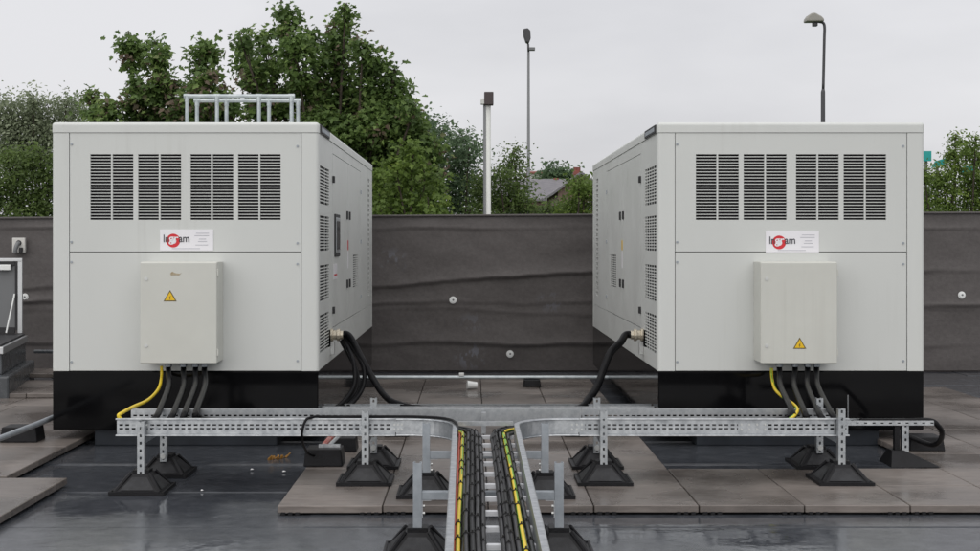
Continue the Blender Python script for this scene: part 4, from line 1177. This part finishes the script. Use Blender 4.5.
# teal signboards on poles
for k, (x0, x1, y0, y1, sk) in enumerate(((924, 931.5, 151, 161, 0), (932, 946, 159, 166, 2), (963, 976, 165.5, 172, 0.5))):
    D = 25.2 + k*0.2; a = X(x0, D); c = X(x1, D)
    T = thing('signboard', ('square teal board on a thin pole above the shrubs', 'slanting long teal board on a pole among the shrubs', 'long level teal board on a pole behind leafy shrubs')[k], 'signboard', ((a+c)/2, D, GZ), 'teal boards beyond the fence')
    dz = sk*D/F
    MB().hexa([(a, D, Z(y1, D)-dz), (c, D, Z(y1, D)+dz), (c, D+0.06, Z(y1, D)+dz), (a, D+0.06, Z(y1, D)-dz), (a+dz*2, D, Z(y0, D)-dz), (c+dz*2, D, Z(y0, D)+dz), (c+dz*2, D+0.06, Z(y0, D)+dz), (a+dz*2, D+0.06, Z(y0, D)-dz)]).build('board', 'teal', T)
    MB().tube([((a+c)/2, D+0.1, GZ), ((a+c)/2, D+0.1, Z(y0+2, D))], 0.03, 8).build('pole', 'lamp_grey', T)

# ------------------------------------------------------------------ trees
MAPLE = np.array([(0, 0), (0.30, 0.02), (0.24, 0.22), (0.52, 0.42), (0.26, 0.52), (0.20, 0.78), (0, 1.0), (-0.20, 0.78), (-0.26, 0.52), (-0.52, 0.42), (-0.24, 0.22), (-0.30, 0.02)])
OVAL = np.array([(0, 0), (0.24, 0.35), (0.19, 0.7), (0, 1.0), (-0.19, 0.7), (-0.24, 0.35)])
def leaves_mesh(name, pts, size, tint, mt, shape, droop):
    n = len(pts); k = len(shape)
    up = np.stack([rng.normal(0, 0.55, n), rng.normal(-0.25, 0.55, n), rng.normal(0.75, 0.45, n)], 1)
    up /= np.linalg.norm(up, axis=1)[:, None]
    d = np.stack([rng.normal(0, 1, n), rng.normal(-0.2, 1, n), rng.normal(-droop, 0.6, n)], 1)
    d -= up*(d*up).sum(1)[:, None]; d /= np.linalg.norm(d, axis=1)[:, None]
    s = np.cross(d, up)
    sz = size*rng.uniform(0.6, 1.25, n)
    co = np.zeros((n, k, 3))
    for i, (a, b_) in enumerate(shape):
        fold = abs(a)*0.35 - 0.18*b_*b_
        co[:, i] = pts + sz[:, None]*(s*a + d*b_ + up*fold)
    me = bpy.data.meshes.new(name)
    me.vertices.add(n*k); me.vertices.foreach_set('co', co.reshape(-1))
    # two halves per leaf, folded at the midrib
    h = k//2
    halves = [list(range(0, h+1)), [0] + list(range(h, k))]
    L = len(halves[0]) ; L2 = len(halves[1])
    idx = np.concatenate([np.array(halves[0]), np.array(halves[1])])
    allv = (np.arange(n)[:, None]*k + idx[None, :]).reshape(-1)
    me.loops.add(len(allv)); me.loops.foreach_set('vertex_index', allv.astype(np.int32))
    me.polygons.add(2*n)
    st = np.zeros(2*n, np.int32); st[0::2] = np.arange(n)*(L+L2); st[1::2] = np.arange(n)*(L+L2)+L
    me.polygons.foreach_set('loop_start', st)
    me.materials.append(MATS[mt])
    at = me.attributes.new('tint', 'FLOAT', 'FACE'); at.data.foreach_set('value', np.repeat(tint, 2).astype(np.float32))
    me.update(calc_edges=True); me.validate()
    return me
def tree(name, label, D, base_px, lobes, leafm, size, per, density, shape=MAPLE, sig=0.16, cat='tree', group=None, droop=0.5, brown=None, dspread=1.0, trunk_r=0.14, shrink=0.82):
    """lobes: (px, py, rx, ry) in photo pixels at depth D"""
    base = P(base_px, 300, D); base.z = GZ
    T = thing(name, label, cat, base, group)
    pts = []; tints = []; br_ = MB()
    fork = Vector((base.x, D, GZ + 2.2))
    tb = MB().tube([base, base+Vector((0.05, 0, 1.2)), fork], [trunk_r*1.3, trunk_r*1.05, trunk_r*0.9], 9)
    for (px, py, rx, ry) in lobes:
        dd = D + rng.normal(0, 0.35)*dspread
        c = P(px, py, dd); a = rx*dd/F*shrink; b_ = ry*dd/F*(1+shrink)/2; dep = max(a, min(b_, 0.9))*0.9*dspread
        # limb to the lobe, ending near its top
        tipp = c+Vector((rng.normal(0, a*0.15), 0, b_*0.75))
        q = fork*0.55+c*0.45; q.z = fork.z+(c.z-b_*0.8-fork.z)*0.6; q.x += rng.normal(0, 0.1)
        lim = smooth_path([fork, q, c-Vector((0, 0, b_*0.5)), tipp], 4)
        tb.tube(lim, [max(0.010, trunk_r*0.30*(1-k/(len(lim)-1))**1.2) for k in range(len(lim))], 6, cap=False)
        vol = 4.19*a*b_*dep
        ncl = max(5, int(density*(a*b_*dep)**0.72*(115 if py < 118 else 165)*DENS))
        for k in range(ncl):
            v = rng.normal(0, 1, 3); v /= np.linalg.norm(v); r = rng.uniform(0.25, 1.0)**0.55
            tap = 1-0.5*max(0.0, v[2])
            cc = np.array([c.x+v[0]*a*r*tap, c.y+v[1]*dep*r*tap, c.z+v[2]*b_*r*1.12])
            if rng.random() < 0.3:
                st_ = lim[int(len(lim)*0.6)+int(rng.integers(0, max(1, int(len(lim)*0.38))))]
                tb.tube([st_, Vector(cc)*0.6+st_*0.4+Vector((0, 0, 0.03)), Vector(cc)], [0.012, 0.008, 0.004], 4, cap=False)
            m_ = int(per*rng.uniform(0.6, 1.4))
            pp = cc+rng.normal(0, sig*rng.uniform(0.6, 1.25), (m_, 3))*np.array([1, 1, 0.75])
            pts.append(pp)
            bt = rng.uniform(0, 0.62)
            if brown and rng.random() < brown(px, py): bt = rng.uniform(0.72, 0.95)
            tints.append(np.clip(bt+rng.normal(0, 0.11, m_), 0, 1))
    pts = np.concatenate(pts); tints = np.concatenate(tints)
    tb.build('trunk', 'bark', T, smooth=True)
    og = np.array(base)
    me = leaves_mesh('crown', pts-og, size, tints, leafm, shape, droop)
    o = bpy.data.objects.new('crown', me); COL.objects.link(o); o.parent = T
    return len(pts)
NL = 0
DENS = 1.0
brn = lambda px, py: 0.26 if 70 < py < 125 and px < 330 else 0.05
NL += tree('sycamore_tree', 'sycamore with two upright leafy leaders and brownish young leaves', 21.0, 150,
     [(129, 42, 7, 9), (133, 60, 10, 18), (155, 52, 8, 13), (158, 75, 13, 24), (168, 98, 22, 18), (140, 100, 22, 22), (108, 112, 18, 12), (90, 101, 9, 9), (95, 116, 14, 8), (185, 110, 22, 18), (150, 135, 45, 25)],
     'leaf_sycamore', 0.095, 32, 2.9, sig=0.10, brown=brn, group='sycamores behind the railed generator')
NL += tree('sycamore_tree', 'rounded-headed sycamore crown just behind the pipe rails', 20.0, 207,
     [(206, 50, 10, 10), (204, 68, 17, 17), (210, 92, 22, 20), (196, 88, 12, 14), (225, 110, 22, 18), (205, 130, 30, 25)],
     'leaf_sycamore', 0.095, 32, 2.9, sig=0.10, brown=brn, group='sycamores behind the railed generator')
NL += tree('sycamore_tree', 'tallest sycamore with several upright leaders and dense lower crown', 22.0, 335,
     [(243, 42, 6, 10), (246, 60, 8, 18), (256, 84, 16, 22), (264, 45, 8, 12), (271, 62, 9, 18), (283, 10, 7, 12), (289, 30, 10, 20), (298, 60, 22, 26), (310, 38, 10, 12),
      (345, 14, 9, 10), (341, 32, 12, 18), (335, 58, 22, 26), (362, 52, 12, 16), (372, 66, 13, 16), (368, 85, 20, 20), (393, 78, 9, 12), (398, 97, 15, 15), (400, 118, 20, 18), (270, 105, 26, 24), (310, 98, 34, 28), (345, 105, 34, 28),
      (320, 140, 45, 30), (370, 130, 40, 30), (395, 150, 32, 30), (360, 165, 45, 35), (405, 185, 32, 30), (375, 205, 45, 25), (425, 200, 22, 20), (430, 178, 14, 20), (414, 132, 16, 16), (424, 150, 18, 18), (412, 112, 9, 12)],
     'leaf_sycamore', 0.095, 32, 2.9, sig=0.105, brown=brn, group='sycamores behind the railed generator', trunk_r=0.2)
NL += tree('ash_tree', 'blue-green feathery tree beside the tallest sycamore', 25.0, 440,
     [(428, 124, 14, 8), (436, 137, 20, 14), (462, 142, 9, 9), (455, 155, 22, 15), (468, 155, 9, 9), (435, 165, 25, 22), (455, 182, 28, 20), (450, 205, 35, 18)],
     'leaf_blue', 0.085, 70, 1.0, shape=OVAL, sig=0.17)
NL += tree('shrub', 'bright yellow-green leafy bush under the tallest sycamore', 20.0, 410,
     [(412, 158, 12, 14), (398, 172, 20, 16), (424, 180, 14, 16), (402, 195, 24, 20), (428, 205, 18, 14), (395, 215, 24, 12), (380, 190, 14, 22)],
     'leaf_lime', 0.08, 56, 0.75, sig=0.12, cat='shrub')
NL += tree('shrub', 'leafy shrub with a pointed tip behind the white mast', 23.5, 505,
     [(514, 155, 4, 9), (511, 168, 8, 8), (500, 176, 18, 10), (517, 186, 13, 12), (485, 190, 22, 18), (508, 203, 26, 18), (525, 203, 8, 12), (480, 208, 20, 14), (470, 217, 16, 10), (500, 218, 22, 10), (525, 217, 16, 10)],
     'leaf_green', 0.07, 66, 1.2, shape=OVAL, sig=0.13, cat='shrub')
NL += tree('shrub', 'dark low shrub in front of the slate-roofed house', 25.0, 550,
     [(546, 210, 14, 5), (563, 208, 12, 6), (535, 214, 12, 5), (556, 216, 30, 6)],
     'leaf_green', 0.07, 66, 1.2, shape=OVAL, sig=0.13, cat='shrub')
NL += tree('shrub', 'yellow-green shrub beside the red-chimneyed house', 22.5, 585,
     [(579, 186, 3, 7), (584, 190, 8, 8), (576, 200, 8, 6), (593, 188, 4, 10), (586, 206, 12, 12), (570, 211, 14, 7), (598, 195, 10, 20)],
     'leaf_lime', 0.07, 62, 1.2, shape=OVAL, sig=0.12, cat='shrub')
NL += tree('willow_tree', 'pale grey-green willow beyond the roof hatch', 27.0, 35,
     [(12, 108, 12, 9), (34, 103, 10, 7), (48, 112, 16, 12), (30, 122, 24, 16), (66, 105, 12, 8), (70, 118, 16, 14), (8, 130, 22, 18), (45, 140, 28, 18), (75, 140, 18, 18), (-5, 118, 15, 20), (20, 155, 30, 18)],
     'leaf_grey', 0.085, 84, 1.0, shape=OVAL, sig=0.18)
NL += tree('shrub', 'broad green shrubbery below the grey-green willow', 23.0, 30,
     [(10, 165, 24, 18), (40, 168, 24, 18), (62, 175, 20, 20), (15, 190, 30, 22), (48, 195, 28, 20), (75, 195, 18, 18), (-12, 185, 18, 25), (5, 215, 24, 14), (35, 217, 24, 14), (65, 217, 22, 14)],
     'leaf_green', 0.08, 72, 1.0, shape=OVAL, sig=0.15, cat='shrub')
NL += tree('shrub', 'feathery green shrub among the teal boards', 24.6, 955,
     [(956, 141, 3, 8), (955, 156, 8, 9), (966, 150, 4, 8), (975, 145, 6, 10), (980, 160, 12, 12), (955, 172, 14, 12), (938, 178, 13, 12), (970, 182, 18, 16), (945, 195, 22, 16), (975, 202, 22, 14), (930, 200, 10, 14), (990, 180, 14, 24), (925, 178, 8, 12), (935, 215, 20, 12), (965, 216, 20, 12), (990, 215, 16, 14)],
     'leaf_lime', 0.07, 66, 1.5, shape=OVAL, sig=0.11, cat='shrub')
NL += tree('tree', 'far round-topped tree on the skyline behind the slate roof', 105.0, 556,
     [(556, 171, 10, 5), (566, 174, 9, 5), (548, 176, 9, 4), (556, 180, 18, 6)], 'leaf_blue', 0.4, 20, 0.35, shape=OVAL, sig=0.45)
print('leaves', NL)
